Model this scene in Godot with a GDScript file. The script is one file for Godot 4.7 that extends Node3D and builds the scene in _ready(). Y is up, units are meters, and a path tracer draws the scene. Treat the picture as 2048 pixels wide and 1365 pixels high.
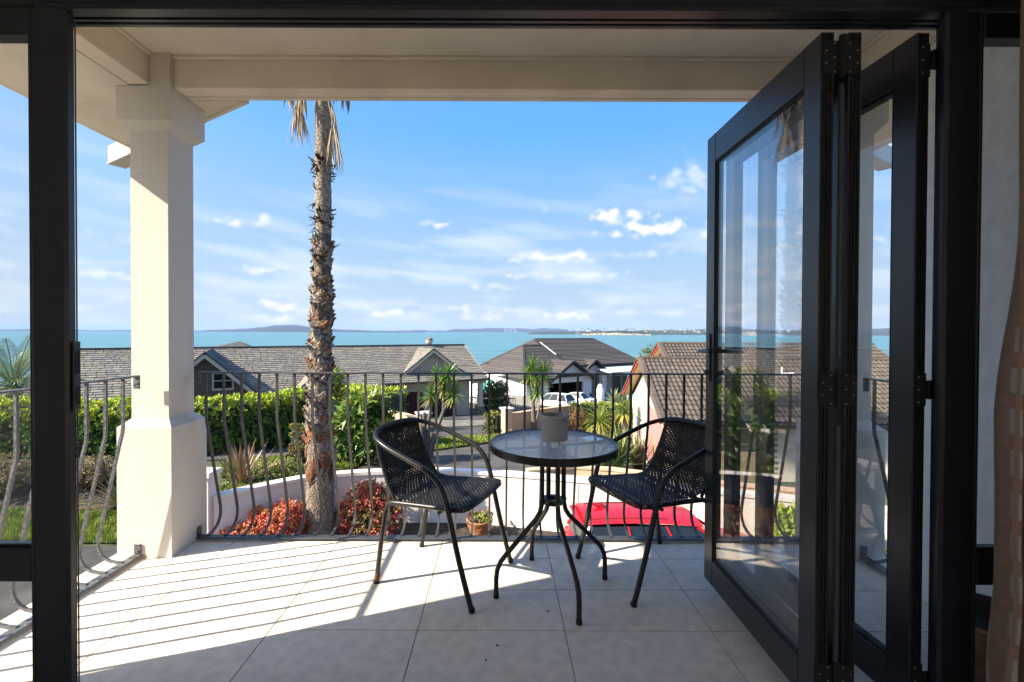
extends Node3D

# ---------------------------------------------------------------- mesh building
class Geo:
	var v := PackedVector3Array()
	var n := PackedVector3Array()
	var c := PackedColorArray()
	var u := PackedVector2Array()
	var col := Color(1, 1, 1)

	func tri(a: Vector3, b: Vector3, d: Vector3, na: Vector3, nb: Vector3, nd: Vector3) -> void:
		v.append(a)
		n.append(na)
		if (b - a).cross(d - a).dot(na + nb + nd) > 0.0:
			v.append(d); v.append(b)
			n.append(nd); n.append(nb)
		else:
			v.append(b); v.append(d)
			n.append(nb); n.append(nd)
		c.append(col); c.append(col); c.append(col)

	func flat(a: Vector3, b: Vector3, d: Vector3, hint := Vector3.ZERO) -> void:
		var m := (b - a).cross(d - a)
		if m.length_squared() < 1e-16:
			return
		m = m.normalized()
		if hint != Vector3.ZERO and m.dot(hint) < 0.0:
			m = -m
		tri(a, b, d, m, m, m)

	func quad(a: Vector3, b: Vector3, d: Vector3, e: Vector3, hint := Vector3.ZERO) -> void:
		flat(a, b, d, hint)
		flat(a, d, e, hint)

	func poly(p: Array, hint := Vector3.UP) -> void:
		for i in range(1, p.size() - 1):
			flat(p[0], p[i], p[i + 1], hint)

	func box(o: Vector3, size: Vector3, bv := 0.0, m := Basis.IDENTITY) -> void:
		var h := size / 2.0
		bv = minf(bv, minf(h.x, minf(h.y, h.z)) * 0.9)
		for i in 3:
			var j := (i + 1) % 3
			var k := (i + 2) % 3
			for s in [-1.0, 1.0]:
				var q := []
				for t in [[-1, -1], [1, -1], [1, 1], [-1, 1]]:
					var p := Vector3.ZERO
					p[i] = s * h[i]
					p[j] = t[0] * (h[j] - bv)
					p[k] = t[1] * (h[k] - bv)
					q.append(o + m * p)
				var w := Vector3.ZERO
				w[i] = s
				quad(q[0], q[1], q[2], q[3], m * w)
				if bv > 0.0:
					for s2 in [-1.0, 1.0]:
						var e := []
						for t in [[0, -1], [1, -1], [1, 1], [0, 1]]:
							var p := Vector3.ZERO
							p[i] = s * (h[i] - bv * t[0])
							p[j] = s2 * (h[j] - bv * (1 - t[0]))
							p[k] = t[1] * (h[k] - bv)
							e.append(o + m * p)
						var w2 := Vector3.ZERO
						w2[i] = s
						w2[j] = s2
						quad(e[0], e[1], e[2], e[3], m * w2)
		if bv > 0.0:
			for sx in [-1.0, 1.0]:
				for sy in [-1.0, 1.0]:
					for sz in [-1.0, 1.0]:
						var s := Vector3(sx, sy, sz)
						flat(o + m * (s * Vector3(h.x, h.y - bv, h.z - bv)), o + m * (s * Vector3(h.x - bv, h.y, h.z - bv)), o + m * (s * Vector3(h.x - bv, h.y - bv, h.z)), m * s)

	func span(a: Vector3, b: Vector3, bv := 0.0) -> void:
		box((a + b) / 2.0, (b - a).abs(), bv)

	func tube(p: Array, r, sides := 8, caps := true) -> void:
		var rings := []
		var up := Vector3.ZERO
		var last := p.size() - 1
		for i in p.size():
			var t: Vector3 = (p[mini(i + 1, last)] - p[maxi(i - 1, 0)]).normalized()
			if up == Vector3.ZERO:
				up = t.cross(Vector3.UP if absf(t.y) < 0.9 else Vector3.RIGHT).normalized()
			up = (up - t * up.dot(t)).normalized()
			var w := t.cross(up)
			var rad: float = r[i] if r is Array else r
			var ring := []
			for k in sides:
				var a := TAU * k / sides
				ring.append([p[i] + (up * cos(a) + w * sin(a)) * rad, up * cos(a) + w * sin(a)])
			rings.append(ring)
		for i in last:
			for k in sides:
				var k2 := (k + 1) % sides
				var a = rings[i][k]
				var b = rings[i][k2]
				var d = rings[i + 1][k2]
				var e = rings[i + 1][k]
				tri(a[0], b[0], d[0], a[1], b[1], d[1])
				tri(a[0], d[0], e[0], a[1], d[1], e[1])
		if caps:
			for end in [0, last]:
				var t: Vector3 = (p[0] - p[1]) if end == 0 else (p[last] - p[last - 1])
				for k in sides:
					flat(p[end], rings[end][k][0], rings[end][(k + 1) % sides][0], t)

	func lathe(prof: Array, seg := 24, at := Vector3.ZERO, m := Basis.IDENTITY, soft := true) -> void:
		var nn := []
		for i in prof.size() - 1:
			var d: Vector2 = prof[i + 1] - prof[i]
			nn.append(Vector2(d.y, -d.x).normalized())
		for i in prof.size() - 1:
			var n0: Vector2 = nn[i]
			var n1: Vector2 = nn[i]
			if soft and i > 0 and nn[i - 1].dot(nn[i]) > 0.75:
				n0 = (nn[i - 1] + nn[i]).normalized()
			if soft and i < prof.size() - 2 and nn[i + 1].dot(nn[i]) > 0.75:
				n1 = (nn[i + 1] + nn[i]).normalized()
			for k in seg:
				var a := TAU * k / seg
				var b := TAU * (k + 1) / seg
				var da := Vector3(cos(a), 0, sin(a))
				var db := Vector3(cos(b), 0, sin(b))
				var up := Vector3.UP
				var p0: Vector3 = at + m * (da * prof[i].x + up * prof[i].y)
				var p1: Vector3 = at + m * (db * prof[i].x + up * prof[i].y)
				var p2: Vector3 = at + m * (db * prof[i + 1].x + up * prof[i + 1].y)
				var p3: Vector3 = at + m * (da * prof[i + 1].x + up * prof[i + 1].y)
				if prof[i].x > 1e-5:
					tri(p0, p1, p2, m * (da * n0.x + up * n0.y), m * (db * n0.x + up * n0.y), m * (db * n1.x + up * n1.y))
				if prof[i + 1].x > 1e-5:
					tri(p0, p2, p3, m * (da * n0.x + up * n0.y), m * (db * n1.x + up * n1.y), m * (da * n1.x + up * n1.y))

	func grid(p: Array, nu: int, nv: int) -> void:  # p holds nu * nv points; smooth
		var nrm := []
		for i in nu:
			for j in nv:
				var a: Vector3 = p[mini(i + 1, nu - 1) * nv + j] - p[maxi(i - 1, 0) * nv + j]
				var b: Vector3 = p[i * nv + mini(j + 1, nv - 1)] - p[i * nv + maxi(j - 1, 0)]
				nrm.append(a.cross(b).normalized())
		for i in nu - 1:
			for j in nv - 1:
				var k := i * nv + j
				tri(p[k], p[k + 1], p[k + nv + 1], nrm[k], nrm[k + 1], nrm[k + nv + 1])
				tri(p[k], p[k + nv + 1], p[k + nv], nrm[k], nrm[k + nv + 1], nrm[k + nv])

	func blade(p: Array, w: Array, side: Vector3, fold := 0.25) -> void:  # a strap leaf along p, folded along its middle
		for i in p.size() - 1:
			var t: Vector3 = (p[i + 1] - p[i]).normalized()
			var s := (side - t * side.dot(t)).normalized()
			var up := s.cross(t)
			if up.y < 0:
				up = -up
			var a0: Vector3 = p[i] + s * w[i] + up * w[i] * fold
			var a1: Vector3 = p[i + 1] + s * w[i + 1] + up * w[i + 1] * fold
			var b0: Vector3 = p[i] - s * w[i] + up * w[i] * fold
			var b1: Vector3 = p[i + 1] - s * w[i + 1] + up * w[i + 1] * fold
			quad(p[i], a0, a1, p[i + 1], up)
			quad(p[i], p[i + 1], b1, b0, up)

	func prism(p: PackedVector2Array, y0: float, y1: float) -> void:  # plan polygon (x, z) between two heights
		var idx := Geometry2D.triangulate_polygon(p)
		for i in range(0, idx.size(), 3):
			for y in [y0, y1]:
				flat(Vector3(p[idx[i]].x, y, p[idx[i]].y), Vector3(p[idx[i + 1]].x, y, p[idx[i + 1]].y), Vector3(p[idx[i + 2]].x, y, p[idx[i + 2]].y), Vector3.UP if y == y1 else Vector3.DOWN)
		var turn := 1.0 if Geometry2D.is_polygon_clockwise(p) else -1.0
		for i in p.size():
			var a := p[i]
			var b := p[(i + 1) % p.size()]
			var o := Vector3(b.y - a.y, 0, a.x - b.x) * turn
			quad(Vector3(a.x, y0, a.y), Vector3(b.x, y0, b.y), Vector3(b.x, y1, b.y), Vector3(a.x, y1, a.y), -o)

	func mesh() -> ArrayMesh:
		var a := []
		a.resize(Mesh.ARRAY_MAX)
		a[Mesh.ARRAY_VERTEX] = v
		a[Mesh.ARRAY_NORMAL] = n
		a[Mesh.ARRAY_COLOR] = c
		if u.size() == v.size():
			a[Mesh.ARRAY_TEX_UV] = u
		var m := ArrayMesh.new()
		m.add_surface_from_arrays(Mesh.PRIMITIVE_TRIANGLES, a)
		return m


const SUNWARD := Vector3(-0.7719, 0.5635, 0.2933)
var M := {}
var taken := {}
var rng := RandomNumberGenerator.new()

func rf(a: float, b: float) -> float:
	return rng.randf_range(a, b)

func numbered(called: String) -> String:
	var k: int = taken.get(called, 0)
	taken[called] = k + 1
	return called if k == 0 else "%s_%03d" % [called, k]

func put(g, called: String, m: Material, parent: Node = self) -> MeshInstance3D:
	var o := MeshInstance3D.new()
	o.mesh = g.mesh() if g is Geo else g
	o.material_override = m
	o.name = numbered(called) if parent == self else called
	parent.add_child(o, true)
	return o

func tag(o: Node, label: String, category: String, group := "") -> void:
	o.set_meta("label", label)
	o.set_meta("category", category)
	if group:
		o.set_meta("group", group)

func thing(called: String, label: String, category: String, at := Vector3.ZERO, turn := 0.0, group := "") -> Node3D:
	var o := Node3D.new()
	o.name = numbered(called)
	add_child(o)
	o.position = at
	o.rotation.y = turn
	tag(o, label, category, group)
	return o

func structure(g, called: String, m: Material) -> MeshInstance3D:
	var o := put(g, called, m)
	o.set_meta("kind", "structure")
	return o

func copy_of(o: Node3D, label: String, at: Vector3, turn: float) -> Node3D:
	var r: Node3D = o.duplicate()
	r.name = numbered(str(o.name))
	add_child(r)
	r.position = at
	r.rotation.y = turn
	r.set_meta("label", label)
	return r

func many(called: String, mesh: Mesh, m: Material, where: Array, tints: Array, parent: Node, kind := "stuff") -> MultiMeshInstance3D:
	var mm := MultiMesh.new()
	mm.transform_format = MultiMesh.TRANSFORM_3D
	mm.use_colors = true
	mm.mesh = mesh
	mm.instance_count = where.size()
	for i in where.size():
		mm.set_instance_transform(i, where[i])
		mm.set_instance_color(i, tints[i])
	var o := MultiMeshInstance3D.new()
	o.multimesh = mm
	o.material_override = m
	o.name = called
	o.set_meta("kind", kind)
	parent.add_child(o, true)
	return o

# ---------------------------------------------------------------- materials
func lin(r: float, g: float, b: float) -> Color:
	return Color(r, g, b).linear_to_srgb()

func noise_tex(freq: float, octaves: int, lo: float, hi: float, sd: int, size := 256) -> NoiseTexture2D:
	var f := FastNoiseLite.new()
	f.seed = sd
	f.frequency = freq
	f.fractal_octaves = octaves
	var t := NoiseTexture2D.new()
	t.width = size
	t.height = size
	t.seamless = true
	t.noise = f
	var r := Gradient.new()
	r.set_color(0, Color(lo, lo, lo))
	r.set_color(1, Color(hi, hi, hi))
	t.color_ramp = r
	return t

func mat(called: String, c: Color, rough := 0.7, tex: Texture2D = null, tile := 1.0, bump: Texture2D = null, btile := 1.0, depth := 0.2) -> StandardMaterial3D:
	var m := StandardMaterial3D.new()
	m.resource_name = called
	m.albedo_color = c
	m.roughness = rough
	m.vertex_color_use_as_albedo = true
	if tex or bump:
		m.uv1_triplanar = true
		m.uv1_world_triplanar = true
		m.uv1_scale = Vector3.ONE * (tile if tex else btile)
	if tex:
		m.albedo_texture = tex
	if bump:
		m.heightmap_enabled = true
		m.heightmap_texture = bump
		m.heightmap_scale = depth
	M[called] = m
	return m

func glass(called: String, c: Color, alpha: float) -> StandardMaterial3D:
	var m := mat(called, Color(c, alpha), 0.0)
	m.transparency = BaseMaterial3D.TRANSPARENCY_ALPHA
	m.vertex_color_use_as_albedo = false
	return m

func leafy(called: String, rough := 0.5, back := 0.5) -> StandardMaterial3D:
	var m := mat(called, Color.WHITE, rough)
	m.backlight_enabled = true
	m.backlight = Color(back, back, back)
	return m

func materials() -> void:
	var soft := noise_tex(0.012, 4, 0.92, 1.0, 3)
	var blot := noise_tex(0.02, 5, 0.6, 1.0, 5)
	var fine := noise_tex(0.09, 3, 0.55, 1.0, 7)
	var grain := noise_tex(0.06, 3, 0.0, 1.0, 9)
	var speck := noise_tex(0.2, 2, 0.5, 1.0, 11)
	var bark := noise_tex(0.05, 4, 0.3, 1.0, 13)
	var cl := mat("stucco", lin(0.76, 0.70, 0.61), 0.9, noise_tex(0.12, 3, 0.90, 1.0, 18), 3.0)
	cl.heightmap_enabled = true
	cl.heightmap_texture = noise_tex(0.28, 2, 0.0, 1.0, 17)
	cl.heightmap_scale = 0.28
	var rw := mat("side_stucco", lin(0.90, 0.88, 0.83), 0.9, soft, 3.0)
	rw.heightmap_enabled = true
	rw.heightmap_texture = cl.heightmap_texture
	rw.heightmap_scale = 0.22
	mat("soffit", lin(0.93, 0.85, 0.69), 0.75, soft, 0.6)
	mat("beam_paint", lin(0.91, 0.82, 0.66), 0.75, soft, 0.6)
	mat("tile", lin(0.83, 0.735, 0.61), 0.5, noise_tex(0.03, 6, 0.90, 1.0, 19), 1.6)
	M.tile.metallic_specular = 0.3
	mat("grout", lin(0.22, 0.20, 0.18), 0.95)
	mat("black_frame", lin(0.025, 0.028, 0.034), 0.3, noise_tex(0.03, 3, 0.85, 1.0, 21), 2.0)
	mat("black_rubber", lin(0.008, 0.008, 0.008), 0.7)
	mat("grey_seal", lin(0.05, 0.055, 0.06), 0.55)
	mat("screw", lin(0.35, 0.27, 0.20), 0.4).metallic = 0.8
	var iron := mat("galvanised", lin(0.27, 0.28, 0.29), 0.45, noise_tex(0.06, 5, 0.45, 1.0, 23), 3.0)
	iron.metallic = 0.35
	mat("rail_steel", lin(0.115, 0.12, 0.125), 0.45, noise_tex(0.08, 5, 0.55, 1.0, 24), 4.0).metallic = 0.3
	mat("chair_steel", lin(0.028, 0.027, 0.026), 0.38, fine, 6.0).metallic = 0.2
	mat("rust", lin(0.16, 0.06, 0.025), 0.85, fine, 10.0)
	mat("wicker", lin(0.011, 0.011, 0.012), 0.42)
	mat("pot_grey", lin(0.38, 0.365, 0.345), 0.8, soft, 3.0)
	mat("pot_inside", lin(0.035, 0.033, 0.032), 0.9)
	glass("pane", Color(0.9, 0.95, 0.95), 0.005)
	var tt := glass("table_glass", Color(0.90, 0.93, 0.95), 0.22)
	tt.roughness = 0.12
	tt.metallic_specular = 0.5
	tt.uv1_triplanar = true
	tt.uv1_world_triplanar = true
	tt.uv1_scale = Vector3.ONE * 3.5
	tt.heightmap_enabled = true
	tt.heightmap_texture = noise_tex(0.11, 2, 0.0, 1.0, 29)
	tt.heightmap_scale = 0.8
	glass("clear_plastic", Color(0.8, 0.85, 0.88), 0.3)
	mat("terracotta", lin(0.62, 0.25, 0.10), 0.8, blot, 2.2, grain, 2.0, 0.1)
	mat("asphalt", lin(0.115, 0.105, 0.096), 0.95, noise_tex(0.015, 6, 0.55, 1.0, 31), 0.22, speck, 0.22, 0.5)
	mat("path_concrete", lin(0.30, 0.265, 0.225), 0.9, blot, 0.3)
	mat("soil", lin(0.13, 0.095, 0.07), 1.0, noise_tex(0.05, 5, 0.3, 1.0, 33), 0.6, bark, 0.6, 4.0)
	mat("lawn", lin(0.13, 0.19, 0.03), 1.0, noise_tex(0.04, 5, 0.5, 1.0, 34), 0.35, bark, 0.35, 4.0)
	mat("earth", lin(0.11, 0.12, 0.045), 1.0, blot, 0.15)
	mat("white_wall", lin(0.82, 0.755, 0.675), 0.85, soft, 0.5, grain, 0.5, 0.12)
	mat("peach_wall", lin(0.68, 0.47, 0.30), 0.85, soft, 0.4)
	mat("red_paint", lin(0.46, 0.010, 0.014), 0.22)
	M.red_paint.vertex_color_use_as_albedo = false
	mat("white_paint", lin(0.80, 0.80, 0.80), 0.25).clearcoat_enabled = true
	mat("car_glass", lin(0.015, 0.02, 0.024), 0.05)
	mat("car_black", lin(0.015, 0.015, 0.015), 0.6)
	mat("car_red_lamp", lin(0.45, 0.01, 0.01), 0.2)
	mat("rim_metal", lin(0.5, 0.5, 0.5), 0.35).metallic = 0.7
	mat("plain", Color.WHITE, 0.85)
	mat("shiny", Color.WHITE, 0.3)
	mat("rough_grain", Color.WHITE, 0.9, blot, 0.8)
	mat("slate", Color.WHITE, 0.85, noise_tex(0.05, 4, 0.6, 1.0, 37), 0.9)
	mat("brick", Color.WHITE, 0.9, fine, 2.0)
	mat("trunk", Color.WHITE, 0.95, bark, 1.2, bark, 1.2, 1.5)
	mat("fibre", Color.WHITE, 1.0, noise_tex(0.09, 4, 0.25, 1.0, 39), 1.6, bark, 1.6, 4.0)
	leafy("leaf", 0.42, 0.45)
	leafy("dull_leaf", 0.8, 0.35)
	leafy("strap", 0.4, 0.4)
	mat("room_paint", lin(0.82, 0.80, 0.76), 0.9)
	mat("room_floor", lin(0.50, 0.40, 0.30), 0.6)
	var w := mat("sea", lin(0.10, 0.265, 0.305), 0.34)
	w.metallic_specular = 0.22
	w.albedo_texture = noise_tex(0.03, 5, 0.70, 1.0, 41, 512)
	w.uv1_triplanar = true
	w.uv1_world_triplanar = true
	w.uv1_scale = Vector3(0.00022, 0.001, 0.0011)
	mat("far_land", Color.WHITE, 1.0, blot, 0.002)

# ---------------------------------------------------------------- sky
func sky_image() -> Image:
	var w := 2048
	var h := 1024
	var img := Image.create_empty(w, h, false, Image.FORMAT_RGBF)
	var wisp := FastNoiseLite.new()
	wisp.seed = 4
	wisp.frequency = 1.0
	wisp.fractal_octaves = 5
	var puff := FastNoiseLite.new()
	puff.seed = 12
	puff.frequency = 1.0
	puff.fractal_octaves = 5
	# cumulus: azimuth, elevation, half width, half height in degrees, strength
	var heaps := [[12.5, 13.6, 2.6, 0.8, 1.0], [16.6, 12.3, 4.4, 0.9, 1.15], [14.6, 14.0, 2.2, 0.7, 0.9], [19.8, 11.7, 2.0, 0.7, 1.0], [-26.6, 2.9, 2.3, 1.0, 1.0], [-24.5, 2.5, 1.6, 0.7, 0.8], [-26.5, 1.4, 2.0, 0.6, 0.8],
		[-27.2, 6.6, 2.4, 0.7, 0.7], [-31.0, 11.8, 1.2, 0.8, 0.9], [-27.5, 12.2, 1.0, 0.6, 0.8], [7.5, 2.0, 3.0, 0.8, 0.9], [9.5, 2.3, 1.6, 0.7, 0.8], [-3.0, 2.2, 4.0, 0.8, 0.7], [-7.6, 13.0, 1.0, 0.4, 0.8],
		[5.1, 15.0, 0.7, 0.4, 0.8], [6.5, 9.2, 6.0, 0.8, 0.75], [14.0, 9.3, 5.0, 0.5, 0.5], [9.5, 7.0, 9.0, 0.5, 0.5], [22.0, 17.5, 3.5, 2.0, 0.5], [24.5, 11.5, 2.0, 1.0, 0.8], [-2.0, 5.5, 3.0, 0.5, 0.5], [-14.0, 2.2, 2.2, 0.7, 0.8],
		[-40.0, 8.5, 8.0, 0.8, 0.4], [-44.0, 5.2, 10.0, 0.7, 0.55], [35.0, 9.0, 5.0, 2.0, 0.8], [40.0, 18.0, 5.0, 2.5, 0.7], [-9.3, 13.2, 1.6, 0.5, 0.35]]
	for y in h / 2:
		var el := (0.5 - (y + 0.5) / h) * 180.0
		var ce := cos(deg_to_rad(el))
		var se := sin(deg_to_rad(el))
		var t := clampf(el / 42.0, 0.0, 1.0)
		var base: Color
		if t < 0.2:
			base = Color(0.385, 0.465, 0.535).lerp(Color(0.27, 0.405, 0.57), t / 0.2)
		elif t < 0.55:
			base = Color(0.27, 0.405, 0.57).lerp(Color(0.095, 0.30, 0.66), (t - 0.2) / 0.35)
		else:
			base = Color(0.095, 0.30, 0.66).lerp(Color(0.05, 0.21, 0.62), (t - 0.55) / 0.45)
		if el > 42.0:
			base = base.lerp(Color(0.045, 0.18, 0.52), clampf((el - 42.0) / 48.0, 0, 1))
		var near_heaps := heaps.filter(func(k): return absf(el - k[1]) < k[3] * 2.2)
		for x in w:
			var az := ((x + 0.5) / w - 0.5) * 360.0
			var a := deg_to_rad(az)
			var dx := sin(a) * ce
			var dz := -cos(a) * ce
			var sa := rad_to_deg(acos(clampf(dx * SUNWARD.x + se * SUNWARD.y + dz * SUNWARD.z, -1.0, 1.0)))
			var col := base + Color(1.0, 0.97, 0.92) * (3.2 * exp(-sa / 16.0))  # halo round the sun, out of view, set strong to lighten the balcony
			if el < 34.0:
				# thin streaks, long across and short upwards
				var s := wisp.get_noise_3d(dx * 3.2 + 0.6 * se, se * 19.0 + 2.0 * dx, dz * 3.2)
				var cover := clampf(1.0 - absf(el - 7.0) / 13.0, 0.0, 1.0)
				var k := clampf((s + 0.10) * 1.45, 0.0, 1.0) * cover * 0.8
				col = col.lerp(Color(0.58, 0.63, 0.68), k)
				if el < 5.5:
					var s2 := puff.get_noise_3d(dx * 9.0, se * 30.0, dz * 9.0)
					k = clampf((s2 + 0.02) * 2.2, 0.0, 1.0) * clampf(1.0 - absf(el - 2.4) / 2.4, 0, 1) * 0.55
					col = col.lerp(Color(0.62, 0.64, 0.67), k)
			else:
				var s3 := wisp.get_noise_3d(dx * 2.2, se * 5.0, dz * 2.2)
				col = col.lerp(Color(0.58, 0.63, 0.69), clampf((s3 - 0.02) * 1.3, 0.0, 0.5))
			for q in near_heaps:
				var p: float = absf(az - q[0]) / q[2]
				if p < 2.2:
					var rr := Vector2(p, (el - q[1]) / q[3])
					var f := puff.get_noise_3d(dx * 26.0, se * 40.0, dz * 26.0)
					var d := (1.0 - rr.length() * 0.95 + f * 1.6)
					var kk: float = smoothstep(0.0, 1.15, d) * q[4] * 0.85
					var lit := Color(0.72, 0.71, 0.71).lerp(Color(0.46, 0.50, 0.57), clampf(-rr.y * 0.6 + 0.15 - f * 0.5, 0.0, 0.8))
					col = col.lerp(lit, kk)
			img.set_pixel((x + w / 2) % w, y, col)
	img.fill_rect(Rect2i(0, h / 2, w, h / 2), Color(0.16, 0.19, 0.20))
	return img

func _ready() -> void:
	materials()
	for k in ["plain", "rough_grain", "slate", "brick", "trunk", "fibre", "leaf", "dull_leaf", "strap", "white_wall", "peach_wall", "asphalt", "path_concrete", "soil", "lawn", "earth", "terracotta", "red_paint", "white_paint", "shiny", "far_land"]:
		M[k].albedo_color = (M[k].albedo_color.srgb_to_linear() * 0.90).linear_to_srgb()
	var cam := Camera3D.new()
	cam.name = "camera"
	cam.position = Vector3(0, 1.235, 0)
	cam.rotation_degrees = Vector3(-0.6, 0, 0.2)
	cam.projection = Camera3D.PROJECTION_FRUSTUM
	cam.near = 0.05
	cam.far = 60000.0
	cam.size = 0.05 * 2.0 * 682.5 / 912.0
	cam.frustum_offset = Vector2(0.05 * 0.0230, -0.05 * 0.0098)
	add_child(cam)
	cam.current = true
	var we := WorldEnvironment.new()
	we.name = "world_environment"
	var e := Environment.new()
	e.background_mode = Environment.BG_SKY
	var sky := Sky.new()
	var pm := PanoramaSkyMaterial.new()
	pm.panorama = ImageTexture.create_from_image(sky_image())
	pm.energy_multiplier = 0.31
	sky.sky_material = pm
	e.sky = sky
	e.tonemap_mode = Environment.TONE_MAPPER_LINEAR
	e.tonemap_exposure = 5.4
	e.fog_enabled = true
	e.fog_density = 0.00002
	e.fog_light_color = Color(0.66, 0.80, 1.0)
	e.sdfgi_enabled = true
	e.ssao_enabled = true
	e.ssil_enabled = true
	we.environment = e
	add_child(we)
	var sun := DirectionalLight3D.new()
	sun.name = "sun"
	sun.light_color = Color(1.0, 0.95, 0.87)
	sun.light_energy = 0.8
	sun.light_angular_distance = 0.5
	sun.shadow_enabled = true
	add_child(sun)
	sun.look_at_from_position(Vector3.ZERO, Vector3(1.0, -0.73, -0.38), Vector3.UP)
	build_ground()
	build_house()
	build_far()
	build_slate_house()
	build_dark_house()
	build_tile_house()
	build_palm()
	build_garden()
	build_cars()

# ---------------------------------------------------------------- the house we stand in
func build_house() -> void:
	# balcony floor: slab and tiles
	var g := Geo.new()
	g.prism(PackedVector2Array([Vector2(-2.13, -2.745), Vector2(2.13, -2.745), Vector2(2.13, -1.38), Vector2(-1.72, -1.38), Vector2(-1.72, 3.0), Vector2(-2.13, 3.0)]), -0.32, -0.013)
	var deck := structure(g, "balcony_floor", M.grout)
	var tints := [Color(1, 1, 1), Color(0.97, 0.97, 0.96), Color(0.985, 0.975, 0.965), Color(0.955, 0.955, 0.95)]
	var xs := [-2.128]
	for k in range(-2, 4):
		xs.append(-0.343 + 0.609 * k)
	xs.append(2.128)
	var zs := [-2.743, -2.47, -2.171, -1.872, -1.573, -1.385]
	for i in xs.size() - 1:
		for j in zs.size() - 1:
			g = Geo.new()
			g.col = tints[(i * 3 + j * 5 + i * j) % 4]
			g.span(Vector3(xs[i] + 0.0016, -0.0125, zs[j] + 0.0016), Vector3(xs[i + 1] - 0.0016, 0.0, zs[j + 1] - 0.0016), 0.0016)
			put(g, "tile", M.tile, deck)
	for j in 7:
		g = Geo.new()
		g.span(Vector3(-2.128, -0.0125, -1.383 + 0.61 * j), Vector3(-1.724, 0.0, -1.383 + 0.61 * (j + 1) - 0.003), 0.0016)
		put(g, "tile", M.tile, deck)
	# a few dead leaves and crumbs on the tiles
	for q in [[-0.012, -1.78, 0.5], [-0.055, -1.70, 1.6], [0.21, -2.0, 0.2]]:
		g = Geo.new()
		g.lathe([Vector2(0, 0.0005), Vector2(0.004, 0.001), Vector2(0.003, 0.004), Vector2(0, 0.005)], 6, Vector3(0, 0, 0), Basis(Vector3.UP, q[2]) * Basis.from_scale(Vector3(1.8, 1, 0.8)))
		var o := put(g, "dead_leaf", M.pot_inside)
		o.position = Vector3(q[0], 0.0, q[1])
		tag(o, "tiny dark dead leaf lying on the shaded tiles, " + ["nearest the chair leg", "closest to the doorway", "in front of the table"][[0.5, 1.6, 0.2].find(q[2])], "dead leaf")

	# columns
	for s in [-1.0, 1.0]:
		var c := thing("stucco_column", "white stucco column with flared base and capital at the left corner of the balcony" if s < 0 else "white stucco column half hidden behind the folded black doors", "column", Vector3(s * 1.935, 0, -2.61), 0.0, "balcony columns")
		var sec := func(h: float, e: float, zoff := 0.0) -> Array:
			return [Vector3(-e, h, -e + zoff), Vector3(e, h, -e + zoff), Vector3(e, h, e + zoff), Vector3(-e, h, e + zoff)]
		var loft := func(gg: Geo, a: Array, b: Array) -> void:
			for i in 4:
				var mid: Vector3 = (a[i] + a[(i + 1) % 4]) / 2.0
				gg.quad(a[i], a[(i + 1) % 4], b[(i + 1) % 4], b[i], Vector3(mid.x, 0, mid.z))
		g = Geo.new()
		loft.call(g, sec.call(-2.9, 0.148), sec.call(0.708, 0.148))
		loft.call(g, sec.call(0.708, 0.148), sec.call(0.75, 0.103))
		put(g, "base", M.stucco, c)
		g = Geo.new()
		loft.call(g, sec.call(0.75, 0.103), sec.call(2.325, 0.103))
		put(g, "shaft", M.stucco, c)
		g = Geo.new()
		loft.call(g, sec.call(2.325, 0.103), sec.call(2.372, 0.145))
		loft.call(g, sec.call(2.372, 0.145), sec.call(2.553, 0.145))
		put(g, "capital", M.stucco, c)
		g = Geo.new()
		loft.call(g, [Vector3(-0.0575, 2.553, -0.03), Vector3(0.0575, 2.553, -0.03), Vector3(0.0575, 2.553, 0.1445), Vector3(-0.0575, 2.553, 0.1445)], [Vector3(-0.0575, 2.74, -0.03), Vector3(0.0575, 2.74, -0.03), Vector3(0.0575, 2.74, 0.1445), Vector3(-0.0575, 2.74, 0.1445)])
		put(g, "neck", M.stucco, c).position.x = -s * 0.087

	# balcony roof: ceiling, beams, soffit, fascia
	g = Geo.new()
	g.span(Vector3(-1.93, 2.73, -2.52), Vector3(1.93, 2.76, -1.35))
	structure(g, "balcony_ceiling", M.soffit)
	g = Geo.new()
	g.span(Vector3(-1.79, 2.577, -2.632), Vector3(1.79, 2.78, -2.50))
	var beam := structure(g, "front_beam", M.beam_paint)
	g = Geo.new()
	g.span(Vector3(-1.79, 2.556, -2.588), Vector3(1.79, 2.577, -2.497), 0.003)
	put(g, "trim", M.beam_paint, beam)
	g = Geo.new()
	g.span(Vector3(-1.79, 2.558, -2.634), Vector3(1.79, 2.577, -2.600), 0.003)
	put(g, "trim", M.beam_paint, beam)
	g = Geo.new()
	g.span(Vector3(-1.79, 2.712, -2.499), Vector3(1.79, 2.73, -2.482), 0.003)
	put(g, "trim", M.beam_paint, beam)
	g = Geo.new()
	g.span(Vector3(0.568, 2.579, -2.4985), Vector3(0.574, 2.711, -2.4975))
	put(g, "joint_strip", M.beam_paint, beam)
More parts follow.
